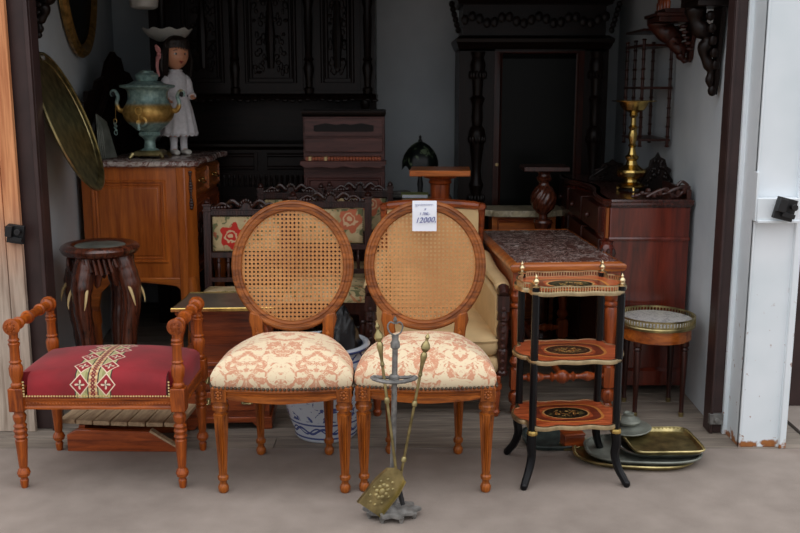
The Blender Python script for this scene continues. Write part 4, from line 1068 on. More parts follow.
# ------------------------------------------------------------------ carved dark oak chairs with tapestry
def tap_chair(label, loc, rz, tap):
    t = thing('tapestry_chair', label, 'chair', loc, rz, 'dark carved chairs with tapestry backs')
    W_ = .205; top = .885
    # stiles with grooves and caps, leaning a little
    for s in (-1, 1):
        m = MB(); m.M = T(0, .20, 0) @ RX(-4)
        m.b2((s * W_ - .019, -.018, 0), (s * W_ + .019, .018, top)); 
        for g in (-.008, .008): m.b2((s * W_ + g - .003, -.022, .46), (s * W_ + g + .003, -.016, top - .03))
        m.b2((s * W_ - .023, -.023, top - .028), (s * W_ + .023, .022, top - .018)); m.b2((s * W_ - .024, -.024, top), (s * W_ + .024, .024, top + .012)); m.lathe([(top + .012, .016), (top + .02, .020), (top + .032, .014), (top + .04, .004)], 10, c=(s * W_, 0, 0))
        m.build('stile', 'walnut', t, bevel=.0015)
    Bm = T(0, .20, 0) @ RX(-4)
    m = MB(); m.M = Bm; m.b2((-W_, -.012, .835), (W_, .012, .865)); m.b2((-W_, -.015, .862), (W_, .015, .870)); br = m.build('back_rail', 'walnut', t, bevel=.002)
    for z_, z2_ in ((.610, .640), (.48, .505)): m = MB(); m.M = Bm; m.b2((-W_, -.012, z_), (W_, .012, z2_)); m.build('back_rail', 'walnut', t, bevel=.002)
    m = MB(); m.M = Bm
    for k in range(26): m.b2((-.182 + k * .0145, -.019, .840), (-.173 + k * .0145, -.012, .860))
    m.build('dentil_carving', 'walnut', br, kind='stuff')
    # crest: pierced scrolls with a shell in the middle
    m = MB(); m.M = Bm
    m.lathe([(-.010, .034), (.0, .038), (.01, .034)], 16, T(0, 0, .878) @ RX(90))
    for k in range(7): a = PI * (k + .5) / 7; m.ball((.030 * math.cos(a), -.010, .880 + .034 * math.sin(a)), (.009, .009, .013), 8)
    for s in (-1, 1):
        m.tube(spline([(s * .035, 0, .885), (s * .07, 0, .912), (s * .10, 0, .895), (s * .088, 0, .878), (s * .075, 0, .888)], 5), [.012] * 8 + [.009] * 13, 8)
        m.tube(spline([(s * .10, 0, .89), (s * .13, 0, .898), (s * .165, 0, .878), (s * .18, 0, .872)], 5), .008, 8)
        for k in range(5): m.ball((s * (.11 + k * .017), -.004, .878 - .001 * k), (.010, .010, .010), 6)
    m.build('crest', 'walnut', t)
    m = MB(); m.M = Bm; m.cushion([(-.178, .645), (.178, .645), (.178, .83), (-.178, .83)], [(1, 0), (1, .006), (.97, .014), (.85, .020), (.5, .024), (.1, .025)], None, T(0, -.004, 0) @ Matrix(((1, 0, 0, 0), (0, 0, -1, 0), (0, 1, 0, 0), (0, 0, 0, 1))))
    m.build('tapestry_back', tap, t, ang=60)
    m = MB(); m.M = Bm
    for p in resample([(-.175, .648), (.175, .648), (.175, .827), (-.175, .827)], .0115): m.ball((p[0], -.014, p[1]), .0038, 6)
    m.build('nail_trim', 'nail', t, kind='stuff')
    for k in range(7):
        m = MB(); m.M = Bm; m.lathe([(.505, .008), (.515, .009), (.52, .006), (.545, .010), (.56, .011), (.575, .008), (.582, .006), (.588, .010), (.596, .009), (.61, .008)], 10, c=(-.15 + .05 * k, 0, 0)); m.build('spindle', 'walnut', t)
    SQ_ = [(-.215, -.215), (.215, -.215), (.215, .185), (-.215, .185)]
    m = MB(); m.sweep(SQ_, [(-.03, .36), (0, .36), (0, .41), (.004, .42), (-.03, .42)]); m.build('seat_rail', 'walnut', t)
    m = MB(); m.cushion(SQ_, [(1, .42), (1.0, .435), (.97, .455), (.85, .472), (.5, .482), (.1, .485)]); m.build('seat', tap, t, ang=60)
    for (x, y) in ((-.195, -.195), (.195, -.195)):
        m = MB(); m.lathe([(0, .016), (.02, .024), (.04, .018), (.06, .022), (.065, .018)], 14, c=(x, y, 0)); m.box((x, y, .10), (.042, .042, .07)); m.lathe([(.135, .016), (.15, .022), (.2, .018), (.24, .022), (.28, .024), (.31, .016), (.32, .024), (.33, .02)], 14, c=(x, y, 0)); m.box((x, y, .375), (.044, .044, .09)); m.build('leg', 'walnut', t)
    for s in (-1, 1):
        m = MB(); m.b2((s * .195 - .014, -.18, .09), (s * .195 + .014, .2, .115)); m.build('stretcher', 'walnut', t)
    m = MB(); m.lathe([(0, .012), (.05, .014), (.12, .012), (.17, .02), (.195, .024), (.22, .02), (.27, .012), (.34, .014), (.39, .012)], 12, T(-.195, 0, .10) @ RY(90)); m.build('stretcher', 'walnut', t)
    return t
tap_chair('dark carved chair whose tapestry back shows a red flower, left behind the left cane chair', (-.787, 4.62, 0), 0, 'tap1').scale = (.97, 1, .965)
tap_chair('dark carved chair with orange-flowered tapestry back between the two cane chairs', (-.368, 4.80, 0), 0, 'tap2').scale = (.97, 1, .985)
tap_chair('dark carved chair of the rear row with its crest above the left cane chair', (-.62, 5.28, 0), 0, 'tap3').scale = (.84, .6, .99)
tap_chair('dark carved chair of the rear row with faded tapestry below the small harmonium', (-.228, 5.28, 0), 0, 'tap3').scale = (.84, .6, 1.0)

# ------------------------------------------------------------------ sideboard against the back wall
sb = thing('sideboard', 'tall dark carved oak sideboard with two panelled upper doors along the back wall', 'sideboard', (-.84, 6.08, 0))
L_, R_ = -.66, .69
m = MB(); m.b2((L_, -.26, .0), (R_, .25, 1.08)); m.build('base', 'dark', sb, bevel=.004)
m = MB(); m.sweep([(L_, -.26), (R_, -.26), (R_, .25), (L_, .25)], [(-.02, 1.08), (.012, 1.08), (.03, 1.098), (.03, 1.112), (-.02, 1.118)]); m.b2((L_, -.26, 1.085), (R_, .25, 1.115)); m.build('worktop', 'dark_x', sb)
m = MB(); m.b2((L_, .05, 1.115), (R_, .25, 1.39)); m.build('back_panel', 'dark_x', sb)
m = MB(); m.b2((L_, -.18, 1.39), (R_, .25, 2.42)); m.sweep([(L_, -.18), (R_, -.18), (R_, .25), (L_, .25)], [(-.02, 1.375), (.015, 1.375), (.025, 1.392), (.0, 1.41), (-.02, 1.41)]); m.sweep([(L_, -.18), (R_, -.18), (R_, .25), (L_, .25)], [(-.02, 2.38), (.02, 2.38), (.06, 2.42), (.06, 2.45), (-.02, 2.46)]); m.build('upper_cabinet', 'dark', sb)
m = MB()
for k in range(30):
    x = L_ + .03 + k * .0455; m.ball((x, -.185, 1.372 - .006 * math.cos(k * PI / 3)), (.02, .012, .012), 8)
m.build('carved_edge', 'dark_x', sb, kind='stuff')
def relief(m, cx, cz, w_, h_, y, n=26, seed=1):
    rn = random.Random(seed)
    for k in range(n):
        x = rn.uniform(0, w_); z = rn.uniform(-h_, h_)
        for s in (-1, 1): m.ball((cx + s * x, y, cz + z), (rn.uniform(.008, .018), .010, rn.uniform(.010, .024)), 6)
for (a, b) in ((-.50, -.18), (-.125, .255), (.33, .60)):
    m = MB(); m.b2((a, -.195, 1.43), (b, -.178, 2.36)); mould(m, a + .045, b - .045, 1.475, 2.31, -.195, PR); mould(m, a + .07, b - .07, 1.50, 2.28, -.195, PR); d = m.build('door', 'dark', sb)
    e = MB(); c_ = (a + b) / 2; relief(e, c_, 1.75, (b - a) / 2 - .09, .22, -.196, 40, int(c_ * 100)); 
    e.tube([(c_, -.20, 1.56), (c_, -.205, 1.75), (c_, -.20, 1.95)], [.02, .03, .015], 8); e.build('carved_panel', 'dark', d, kind='stuff')
for x in (-.58, -.152, .292, .645):
    m = MB(); m.lathe([(1.41, .026), (1.44, .030), (1.45, .02), (1.50, .022), (1.56, .032), (1.60, .022), (1.61, .030), (1.63, .02), (1.85, .026), (1.9, .02), (1.95, .032), (2.05, .02), (2.3, .026), (2.37, .03)], 14, c=(x, -.195, 0)); m.build('pilaster', 'dark', sb)
for x in (-.60, .63):
    m = MB(); m.lathe([(1.115, .03), (1.13, .034), (1.15, .02), (1.18, .028), (1.24, .036), (1.28, .026), (1.30, .02), (1.33, .030), (1.36, .034), (1.39, .03)], 16, c=(x, -.15, 0)); m.build('column', 'dark', sb)
for (a, b) in ((-.62, -.02), (.02, .66)):
    m = MB(); m.b2((a, -.275, .955), (b, -.255, 1.06)); mould(m, a + .02, b - .02, .97, 1.045, -.275, PR); m.build('drawer', 'dark_x', sb)
m = MB(); m.b2((L_ + .02, -.27, .84), (R_ - .02, -.255, .935)); pn = m.build('spindle_frieze', 'dark_x', sb)
m = MB()
for k in range(40): x = L_ + .05 + k * .032; m.lathe([(.855, .008), (.865, .010), (.88, .006), (.90, .009), (.915, .010), (.925, .007)], 8, c=(x, -.273, 0))
m.build('frieze_spindles', 'dark_x', pn, kind='stuff')
for (a, b) in ((-.62, -.25), (-.2, .22), (.27, .66)):
    m = MB(); m.b2((a, -.275, .08), (b, -.255, .80)); mould(m, a + .04, b - .04, .13, .75, -.275, PR); m.build('door', 'dark', sb)

# small harmonium-like cabinet before it
hm = thing('small_harmonium', 'small narrow dull red harmonium cabinet before the dark sideboard', 'cabinet', (-.32, 5.575, 0))
HW = .232
m = MB(); m.b2((-HW, -.06, 0), (HW, .12, 1.285)); m.build('body', 'harm', hm, bevel=.003)
m = MB(); m.sweep([(-HW, -.06), (HW, -.06), (HW, .12), (-HW, .12)], [(-.02, 1.285), (.008, 1.285), (.018, 1.30), (.018, 1.318), (-.02, 1.322)]); m.b2((-HW, -.06, 1.288), (HW, .12, 1.318)); m.build('top', 'dark_x', hm)
m = MB(); m.b2((-HW + .01, -.075, 1.175), (HW - .01, -.058, 1.275)); a_ = m.build('upper_panel', 'harm', hm, bevel=.002)
m = MB(); m.prism([(-.17, 1.205), (-.16, 1.20), (.16, 1.20), (.17, 1.205), (.17, 1.235), (.10, 1.248), (.04, 1.238), (0, 1.245), (-.04, 1.238), (-.10, 1.248), (-.17, 1.235)], -.079, -.072, axis='y'); m.build('fretwork', 'dark_x', a_)
m = MB(); m.b2((-HW + .01, -.085, 1.085), (HW - .01, -.058, 1.165)); m.build('fall_board', 'harm', hm, bevel=.003)
m = MB(); m.prism([(-HW - .01, 1.02), (-HW + .02, 1.0), (-.12, 1.008), (-.06, .998), (0, 1.01), (.06, .998), (.12, 1.008), (HW - .02, 1.0), (HW + .01, 1.02), (HW + .01, 1.04), (-HW - .01, 1.04)], -.17, -.06, axis='y'); m.build('key_slip', 'harm', hm, bevel=.002)
for k in range(24):
    m = MB(); m.box((0, 0, 0), (.0165, .09, .022)); m.build('key', 'redwood_x' if k not in (1, 6) else 'ivory', hm, bevel=.002).location = (-.205 + k * .0178, -.11, 1.052)
m = MB(); m.b2((-HW + .012, -.07, .5), (HW - .012, -.058, .96)); mould(m, -HW + .03, HW - .03, .55, .93, -.07, PR); m.build('lower_panel', 'harm', hm)
# ------------------------------------------------------------------ armoire with glass door
aw = thing('armoire', 'large dark carved armoire with a glass door along the back wall', 'wardrobe', (.80, 6.06, 0))
A0, A1 = -.445, .445
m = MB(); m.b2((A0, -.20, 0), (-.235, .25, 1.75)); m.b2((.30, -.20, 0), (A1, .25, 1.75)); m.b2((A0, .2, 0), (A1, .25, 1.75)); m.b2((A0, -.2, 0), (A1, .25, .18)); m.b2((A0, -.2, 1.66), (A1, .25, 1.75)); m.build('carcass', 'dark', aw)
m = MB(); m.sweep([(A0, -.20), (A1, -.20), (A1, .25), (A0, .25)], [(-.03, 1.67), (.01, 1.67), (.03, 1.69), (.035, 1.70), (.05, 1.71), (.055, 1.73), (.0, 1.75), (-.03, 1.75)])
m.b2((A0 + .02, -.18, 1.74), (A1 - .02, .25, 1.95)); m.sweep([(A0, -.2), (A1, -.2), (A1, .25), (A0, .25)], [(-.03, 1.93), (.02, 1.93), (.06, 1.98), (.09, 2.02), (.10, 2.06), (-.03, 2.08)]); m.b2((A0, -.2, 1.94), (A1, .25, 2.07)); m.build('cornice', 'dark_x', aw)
m = MB()
for k in range(20): m.ball((A0 + .03 + k * .044, -.205, 1.84 + .02 * math.sin(k * 1.4)), (.022, .006, .03), 8)
for s, x in ((-1, A0 - .01), (1, A1 + .01)):
    for k in range(6): m.ball((x + s * .008 * k, -.21, 1.78 + k * .03), (.018, .02, .02), 8)
m.build('carved_frieze', 'dark_x', aw, kind='stuff')
for x, w_ in ((-.335, 1), (.375, 1)):
    m = MB(); m.lathe([(.20, .04), (.24, .045), (.26, .03), (.30, .034), (.60, .038), (.66, .03), (.70, .046), (.76, .034), (.80, .026), (.86, .044), (.90, .03), (.96, .026), (1.02, .032), (1.12, .044), (1.16, .052), (1.20, .044), (1.22, .028), (1.26, .034), (1.34, .03), (1.38, .044), (1.40, .028), (1.50, .034), (1.58, .046), (1.62, .034), (1.655, .044)], 18, c=(x, -.215, 0)); c = m.build('column', 'dark', aw)
    e = MB()
    for k in range(8):
        a = PI + PI * k / 7
        for z in (.78, 1.14, 1.52): e.ball((x + .045 * math.cos(a), -.215 + .045 * math.sin(a), z), (.010, .010, .026), 6)
    e.build('carved_leaves', 'dark', c, kind='stuff')
m = MB(); mx_ = T(0, -.19, 0) @ RX(90); m.sweep([(-.235, .18), (.30, .18), (.30, 1.66), (-.235, 1.66)], [(0, 0), (0, .018), (-.035, .022), (-.04, .016), (-.05, .012), (-.05, 0)], mx=mx_); d = m.build('door', 'reddark', aw)
m = MB(); m.b2((-.19, -.196, .225), (.255, -.19, 1.615)); m.build('glass_pane', 'glassdark', d)
m = MB(); m.lathe([(0, .010), (.003, .010), (.005, .006)], 10, T(-.212, -.212, .985) @ RX(90)); m.build('keyhole_plate', 'ivory', d)
# ------------------------------------------------------------------ dresser along the right wall
ds = thing('mahogany_dresser', 'long polished red mahogany dresser standing along the right wall', 'dresser', (1.172, 5.07, 0), 0)
X0, X1, Y0, Y1 = -.215, .175, -.65, .65
m = MB(); body = [(X0 + .02, Y0)] + [(X1, Y0), (X1, Y1), (X0, Y1)] + spline([(X0 - .02, .45), (X0 + .01, .3), (X0 + .06, .1), (X0 + .06, -.1), (X0 + .01, -.35), (X0, -.52), (X0, Y0 + .03)], 4)
m.prism(body, .05, .905); m.build('carcass', 'mahog', ds, bevel=.003)
m = MB(); m.sweep(body, [(-.02, .905), (.004, .905), (.014, .915), (.012, .925), (.016, .932), (.008, .94), (-.02, .94)]); m.prism(body, .90, .94); m.build('top', 'mahog_y', ds, ang=25)
m = MB(); m.sweep([(X0 + .015, Y0), (X1, Y0)], [(0, .745), (.008, .748), (.010, .756), (.006, .764), (0, .766)], closed=False); m.build('end_moulding', 'mahog', ds); m = MB(); m.sweep([(X0 + .015, Y0), (X1, Y0)], [(0, .05), (.014, .05), (.014, .12), (.004, .135), (0, .135)], closed=False); m.build('end_moulding', 'mahog', ds)
m = MB(); m.lathe([(.05, .03), (.12, .034), (.14, .022), (.3, .03), (.55, .026), (.60, .034), (.63, .022), (.65, .030), (.68, .040), (.715, .034), (.73, .026), (.745, .03)], 18, c=(X0 + .01, Y0 + .01, 0)); cc = m.build('corner_column', 'mahog', ds)
m = MB()
for k in range(8): a = 2 * PI * k / 8; m.ball((X0 + .01 + .036 * math.cos(a), Y0 + .01 + .036 * math.sin(a), .69), (.012, .012, .026), 6)
m.build('carved_leaves', 'walnut', cc, kind='stuff')
m = MB(); m.b2((X0 + .0, Y0 - .004, .76), (X0 + .012, Y0 + .01, .90)); m.build('light_inlay', 'honey', ds)
for k, (a, b) in enumerate(((-.55, -.15), (-.1, .25), (.3, .6))):
    d = MB(); d.b2((X0 - .018, a, .77), (X0 + .08, b, .895)); dd = d.build('drawer', 'reddark', ds, bevel=.004)
    h = MB(); h.ball((X0 - .03, (a + b) / 2, .83), .014, 10); h.build('knob', 'walnut', dd)
    d = MB(); d.b2((X0 - .012, a, .14), (X0 + .08, b, .74)); d.build('door', 'reddark', ds, bevel=.004)
# low back gallery of carved scrolls at the wall side and the near end
m = MB()
m.b2((X1 - .02, Y0 + .0, .94), (X1, Y1 - .03, .985))
pp_ = [(X1, .94), (X1, 1.0), (X1 - .02, 1.01), (X1 - .06, 1.0), (X1 - .09, .99), (X1 - .14, .975), (X1 - .19, .965), (X1 - .23, .955), (X1 - .27, .945), (X1 - .27, .94)]
gl = m.build('gallery', 'walnut', ds, bevel=.002)
m = MB(); y = Y0 + .03
m.tube(spline([(X1 - .27, y, .95), (X1 - .20, y, .965), (X1 - .13, y, .96), (X1 - .07, y, .985), (X1 - .03, y, .995), (X1 - .01, y, .985)], 5), [.007] * 12 + [.010] * 14, 8)
m.tube(spline([(X1 - .20, y, .948), (X1 - .15, y, .975), (X1 - .11, y, .985), (X1 - .09, y, .965), (X1 - .06, y, .95), (X1 - .03, y, .975)], 5), .009, 8)
for k in range(9): m.ball((X1 - .25 + k * .028, y - .003, .955 + .012 * (k % 3)), (.013, .010, .010 + .001 * k), 6)
m.b2((X1 - .02, y - .01, .94), (X1, y + .01, 1.0)); m.tube(spline([(X1 - .06, y, 1.0), (X1 - .04, y, 1.02), (X1 - .02, y, 1.01), (X1 - .01, y, 1.0)], 4), .008, 6)
m.build('scroll_carving', 'walnut', ds)
# brass lamp foot with dish on the dresser
bl_ = thing('brass_candlestick', 'tall polished brass stand with wide dish on the mahogany dresser', 'candlestick', (1.155, 4.80, .940))
m = MB(); m.lathe([(.012, .045), (.02, .068), (.026, .070), (.034, .060), (.045, .034), (.058, .030), (.066, .050), (.074, .066), (.095, .074), (.105, .070), (.115, .050), (.13, .030), (.15, .024), (.16, .032), (.17, .034), (.18, .022), (.20, .016), (.215, .014), (.225, .022), (.235, .014), (.26, .020), (.28, .022), (.30, .016), (.315, .024), (.325, .014), (.36, .012), (.375, .022), (.385, .018)], 32); m.build('stem', 'brass', bl_)
m = MB(); m.lathe([(.385, .02), (.40, .052), (.42, .064), (.438, .072), (.441, .108), (.445, .110), (.446, .104), (.443, .06), (.440, .02)], 36); m.build('dish', 'brass', bl_)
for k in range(3):
    a = R(-90 + 120 * k); m = MB(); m.tube([(.05 * math.cos(a), .05 * math.sin(a), .02), (.064 * math.cos(a), .064 * math.sin(a), .016), (.068 * math.cos(a), .068 * math.sin(a), .004)], [.009, .009, .007], 8); m.build('foot', 'brass', bl_)
# dark carved crest piece standing on the dresser
def carved_scrap(name, label, cat, loc, w_, h_, mat='dark', rz=0, par=None, thick=.02, seed=2, prof=None):
    t = thing(name, label, cat, loc, rz)
    prof = prof or [(-.5, 0), (.5, 0), (.48, .25), (.36, .40), (.42, .52), (.28, .62), (.22, .80), (.08, .86), (0, 1), (-.08, .86), (-.22, .78), (-.26, .60), (-.40, .52), (-.36, .38), (-.48, .22)]
    m = MB(); m.prism([(x * w_, z * h_) for x, z in prof], -thick / 2, thick / 2, axis='y'); o = m.build('panel', mat, t, bevel=.004)
    m = MB(); rn = random.Random(seed)
    for k in range(24):
        z = rn.uniform(.06, .78); x = rn.uniform(-.36, .36) * (1 - z * .8)
        m.ball((x * w_, -thick / 2, z * h_), (w_ * .06, .010, h_ * .06), 8)
    for s in (-1, 1): m.tube(spline([(s * w_ * .1, -thick / 2, h_ * .7), (s * w_ * .25, -thick / 2 - .006, h_ * .5), (s * w_ * .38, -thick / 2, h_ * .25), (s * w_ * .2, -thick / 2, h_ * .15)], 5), w_ * .03, 8)
    m.build('carving', mat, o, kind='stuff'); return t
carved_scrap('carved_crest', 'dark carved wooden crest standing at the wall end of the mahogany dresser', 'carving', (1.30, 4.86, .94), .17, .19)
carved_scrap('carved_crest', 'small dark carved crest behind the brass stand on the dresser', 'carving', (1.17, 5.30, .94), .26, .12, seed=5)

# ------------------------------------------------------------------ pedestals, side table, lamp
t = thing('wooden_pedestal', 'square-topped wooden column pedestal behind the right cane chair', 'pedestal', (.21, 5.02, 0), -3)
m = MB(); m.b2((-.155, -.13, 1.002), (.155, .13, 1.032)); m.build('top', 'orange_x', t, bevel=.003)
m = MB(); m.lathe([(.985, .085), (1.0, .095), (1.002, .095)], 24); m.lathe([(.88, .05), (.95, .052), (.96, .062), (.975, .055), (.985, .07)], 24); m.lathe([(.06, .08), (.10, .07), (.12, .05), (.14, .055), (.85, .048), (.87, .058), (.88, .058)], 24); m.build('shaft', 'redwood', t)
m = MB(); m.b2((-.12, -.12, 0), (.12, .12, .06)); m.build('base', 'redwood_x', t, bevel=.004)
t = thing('twisted_pedestal', 'dark pedestal with spiral-fluted vase baluster and square top behind the marble table', 'pedestal', (.805, 5.36, 0), 0)
m = MB(); m.b2((-.125, -.11, .995), (.125, .11, 1.02)); m.build('top', 'walnut', t, bevel=.003)
m = MB(); n = 48; pr = [(.60, .03), (.69, .05), (.70, .055), (.715, .05), (.725, .025), (.745, .024), (.76, .038), (.78, .056), (.81, .068), (.84, .070), (.87, .062), (.895, .048), (.91, .032), (.925, .028), (.94, .042), (.95, .046), (.96, .036), (.975, .034), (.995, .05)]
pr2 = []
for (z0, r0), (z1, r1) in zip(pr, pr[1:]):
    for k in range(4): pr2.append((z0 + (z1 - z0) * k / 4, r0 + (r1 - r0) * k / 4))
pr2.append(pr[-1]); vs = []; fs = []
for z, r in pr2:
    for i in range(n):
        a = 2 * PI * i / n; am = .07 if .755 < z < .91 else 0; rr = r * (1 + am * math.cos(12 * (a - z * 9))); vs.append((rr * math.cos(a), rr * math.sin(a), z))
for j in range(len(pr2) - 1):
    for i in range(n): fs.append((j * n + i, j * n + (i + 1) % n, (j + 1) * n + (i + 1) % n, (j + 1) * n + i))
m.add(vs, fs); m.build('baluster', 'elephant', t, ang=60)
m = MB(); m.lathe([(.05, .09), (.08, .08), (.1, .045), (.35, .05), (.58, .045), (.60, .03)], 20); m.build('shaft', 'elephant', t)
m = MB(); m.b2((-.11, -.11, 0), (.11, .11, .05)); m.build('base', 'walnut', t, bevel=.004)
t = thing('cream_marble_stand', 'small cabinet with shaped cream marble top beyond the marble table', 'cabinet', (.718, 5.62, 0))
TT = spline([(-.235, -.10), (-.19, -.115), (-.16, -.14), (0, -.15), (.16, -.14), (.19, -.115), (.235, -.10)], 4) + [(.235, .12), (-.235, .12)]
m = MB(); m.cushion(TT, [(.97, .715), (1, .722), (1, .742), (.98, .75), (.3, .75)]); m.build('marble_top', 'marble_cream', t)
m = MB(); m.b2((-.185, -.105, .05), (.185, .11, .715)); b = m.build('body', 'orange_x', t, bevel=.003)
m = MB(); mould(m, -.15, .15, .58, .69, -.105, PR); m.build('drawer', 'redwood_x', t); m = MB(); mould(m, -.15, .15, .1, .55, -.105, PR); m.build('door', 'redwood', t)
# little table carrying lamp and books beside the pedestal
t = thing('side_table', 'small dark table under the leaded lamp behind the wooden pedestal', 'table', (.12, 5.74, 0))
m = MB(); m.b2((-.19, -.16, .775), (.19, .16, .80)); m.build('tabletop', 'dark_x', t, bevel=.003)
for x in (-.15, .15):
    for y in (-.12, .12): m = MB(); m.lathe([(0, .012), (.05, .018), (.4, .016), (.7, .02), (.775, .02)], 12); m.build('leg', 'dark', t).location = (x, y, 0)
t = thing('leaded_lamp', 'dark leaded-glass table lamp with dome shade beside the white back wall strip', 'lamp', (.118, 5.62, .80))
m = MB(); m.lathe([(0, .06), (.01, .062), (.02, .045), (.035, .02), (.05, .014), (.09, .018), (.13, .012), (.24, .010)], 20); m.build('base', 'black', t)
m = MB(); vs = []; fs = []; n = 36; prof = [(.20, .102), (.225, .100), (.26, .090), (.29, .072), (.315, .050), (.33, .028), (.338, .012)]
for j, (z, r) in enumerate(prof):
    for i in range(n): a = 2 * PI * i / n; rr = r * (1 + .05 * math.cos(6 * a)); vs.append((rr * math.cos(a), rr * math.sin(a), z - (.014 * (1 + math.cos(6 * a)) if j == 0 else 0)))
for j in range(len(prof) - 1):
    for i in range(n): fs.append((j * n + i, j * n + (i + 1) % n, (j + 1) * n + (i + 1) % n, (j + 1) * n + i))
m.add(vs, fs); m.build('lamp_shade', 'lampglass', t, ang=60)
m = MB(); m.lathe([(.336, .014), (.345, .012), (.352, .006), (.365, .008), (.375, .002)], 12); m.build('finial', 'black', t)
for k, (dx, c, lab) in enumerate(((0, 'book', 'green clothbound book lying under the leaded lamp table front'), (.01, 'cream', 'cream book beneath the green book'))):
    t = thing('book', ('green cloth book' if k == 0 else 'pale book under the green cloth book') + ' beside the wooden pedestal behind the right cane chair', 'book', (.085 + dx, 5.46, .83 - .025 * k - .005 * 0), 4 * k)
    m = MB(); m.b2((-.075, -.055, 0), (.075, -.0, .003)); m.b2((-.075, -.055, .021), (.075, .055, .024)); m.b2((-.075, -.055, 0), (.075, .055, .003)); m.b2((-.078, .05, 0), (.078, .056, .024)); m.build('cover', c, t); m = MB(); m.b2((-.072, -.052, .003), (.072, .052, .021)); m.build('pages', 'paper', t)
t = thing('small_shelf_stool', 'low stool holding books behind the rear carved chairs', 'stool', (.09, 5.47, 0)); m = MB(); m.b2((-.10, -.075, .78), (.10, .075, .804)); m.build('seat', 'dark_x', t, bevel=.003)
for x in (-.08, .08):
    for y in (-.055, .055): m = MB(); m.lathe([(0, .012), (.4, .016), (.78, .014)], 10); m.build('leg', 'dark', t).location = (x, y, 0)
t = thing('fabric_bundle', 'crumpled grey fabric bundle left of the books under the leaded lamp', 'bundle', (-.02, 5.72, .80)); m = MB(); rn = random.Random(4)
for k in range(9): m.ball((rn.uniform(-.05, .05), rn.uniform(-.04, .04), rn.uniform(.01, .03)), (rn.uniform(.03, .05), rn.uniform(.02, .04), rn.uniform(.012, .022)), 10)
m.build('folds', 'greycloth', t)

# ------------------------------------------------------------------ things on the left wall and commode
bt_ = thing('brass_wall_tray', 'large round brass tray hung tilted on the left wall near the post', 'tray', (-1.488, 4.345, 1.292))
nrm = Vector((.935, .08, .34)).normalized(); q = nrm.to_track_quat('Z', 'Y'); bt_.rotation_mode = 'QUATERNION'; bt_.rotation_quaternion = q
m = MB(); m.lathe([(-.006, .28), (-.004, .300), (.008, .318), (.010, .325), (.014, .322), (.010, .310), (-.001, .292), (-.001, .02)], 72); m.build('disc', 'dullbrass', bt_)
m = MB(); c = oval_path(.322, .322, 72); m.sweep(c, [(-.004, .010), (.004, .010), (.004, .018), (-.004, .018)]); c = oval_path(.296, .296, 72); m.sweep(c, [(-.003, -.001), (.003, -.001), (0, .004)]); m.build('rim', 'dullbrass', bt_)
up_ = q.inverted() @ Vector((0, 0, 1)); up_.z = 0; up_.normalize()
m = MB(); m.lathe([(.010, .012), (.018, .012), (.022, .006)], 10, c=(up_.x * .300, up_.y * .300, 0)); m.build('hook', 'iron', bt_)
mr = thing('oval_mirror', 'oval gilded mirror high on the left wall', 'mirror', (-1.692, 5.18, 2.08), 0)
mxm = RZ(7.4) @ RZ(90) @ RX(90) @ I4
m = MB(); m.sweep(oval_path(.44, .44, 64), [(-.03, .0), (.035, .0), (.040, .018), (.028, .034), (.012, .030), (0, .040), (-.014, .034), (-.03, .016)], mx=mxm); m.build('frame', 'gilt', mr, ang=40)
m = MB(); m.prism(oval_path(.415, .415, 64), .004, .012, mxm); m.build('mirror_glass', 'glassdark', mr)
# carved bracket shelf by the left post
def wall_bracket(name, label, loc, rz, w_, h_, mat, d=.16):
    t = thing(name, label, 'bracket', loc, rz)
    m = MB(); m.prism([(-w_ / 2, -d), (w_ / 2, -d), (w_ / 2, 0), (-w_ / 2, 0)], h_, h_ + .025); m.prism([(-w_ / 2 - .012, -d - .012), (w_ / 2 + .012, -d - .012), (w_ / 2 + .012, 0), (-w_ / 2 - .012, 0)], h_ + .025, h_ + .04); m.build('shelf', mat, t, bevel=.003)
    m = MB(); pts = spline([(0, -d * .85, h_), (0, -d * .80, h_ * .82), (0, -d * .42, h_ * .66), (0, -d * .5, h_ * .48), (0, -d * .25, h_ * .3), (0, -d * .26, h_ * .16), (0, -d * .14, h_ * .03)], 6); K = len(pts)
    m.tube(pts, [w_ * .2 * (1 - .72 * i / K) * (1 + .2 * math.sin(i * .9)) for i in range(K)], 12)
    m.prism([(-w_ * .3, h_), (w_ * .3, h_), (w_ * .22, h_ * .6), (w_ * .12, h_ * .4), (w_ * .10, h_ * .12), (0, 0), (-w_ * .10, h_ * .12), (-w_ * .12, h_ * .4), (-w_ * .22, h_ * .6)], -.018, 0, axis='y'); m.ball((0, -d * .16, h_ * .05), (w_ * .09, .02, h_ * .07), 10)
    o = m.build('scroll_support', mat, t, ang=60); e = MB()
    for s in (-1, 1):
        for k in range(5): e.ball((s * w_ * (.24 - .03 * k), -.02 - .01 * (4 - k), h_ * (.9 - .14 * k)), (w_ * .07, .02, h_ * .06), 8)
    e.build('carving', mat, o, kind='stuff'); return t
wall_bracket('carved_bracket', 'dark carved wall bracket hanging beside the left brown post', (-1.575, 4.24, 1.66), 83, .16, .22, 'dark', .12)
wall_bracket('carved_bracket', 'dark carved wall bracket tight behind the right brown post', (1.352, 4.16, 1.42), -91, .20, .36, 'dark', .13)
wall_bracket('carved_bracket', 'reddish wooden console bracket high on the right wall above the brass stand', (1.372, 4.62, 1.565), -91, .24, .18, 'reddark', .19)
t = thing('small_wall_cabinet', 'small reddish spindled cabinet on the console bracket, cut by the top edge', 'cabinet', (1.285, 4.63, 1.786), -91)
m = MB(); m.b2((-.10, -.07, 0), (.10, .08, .02)); m.b2((-.10, -.07, .26), (.10, .08, .28)); m.b2((-.09, .05, .02), (.09, .07, .26)); m.build('body', 'reddark', t, bevel=.002)
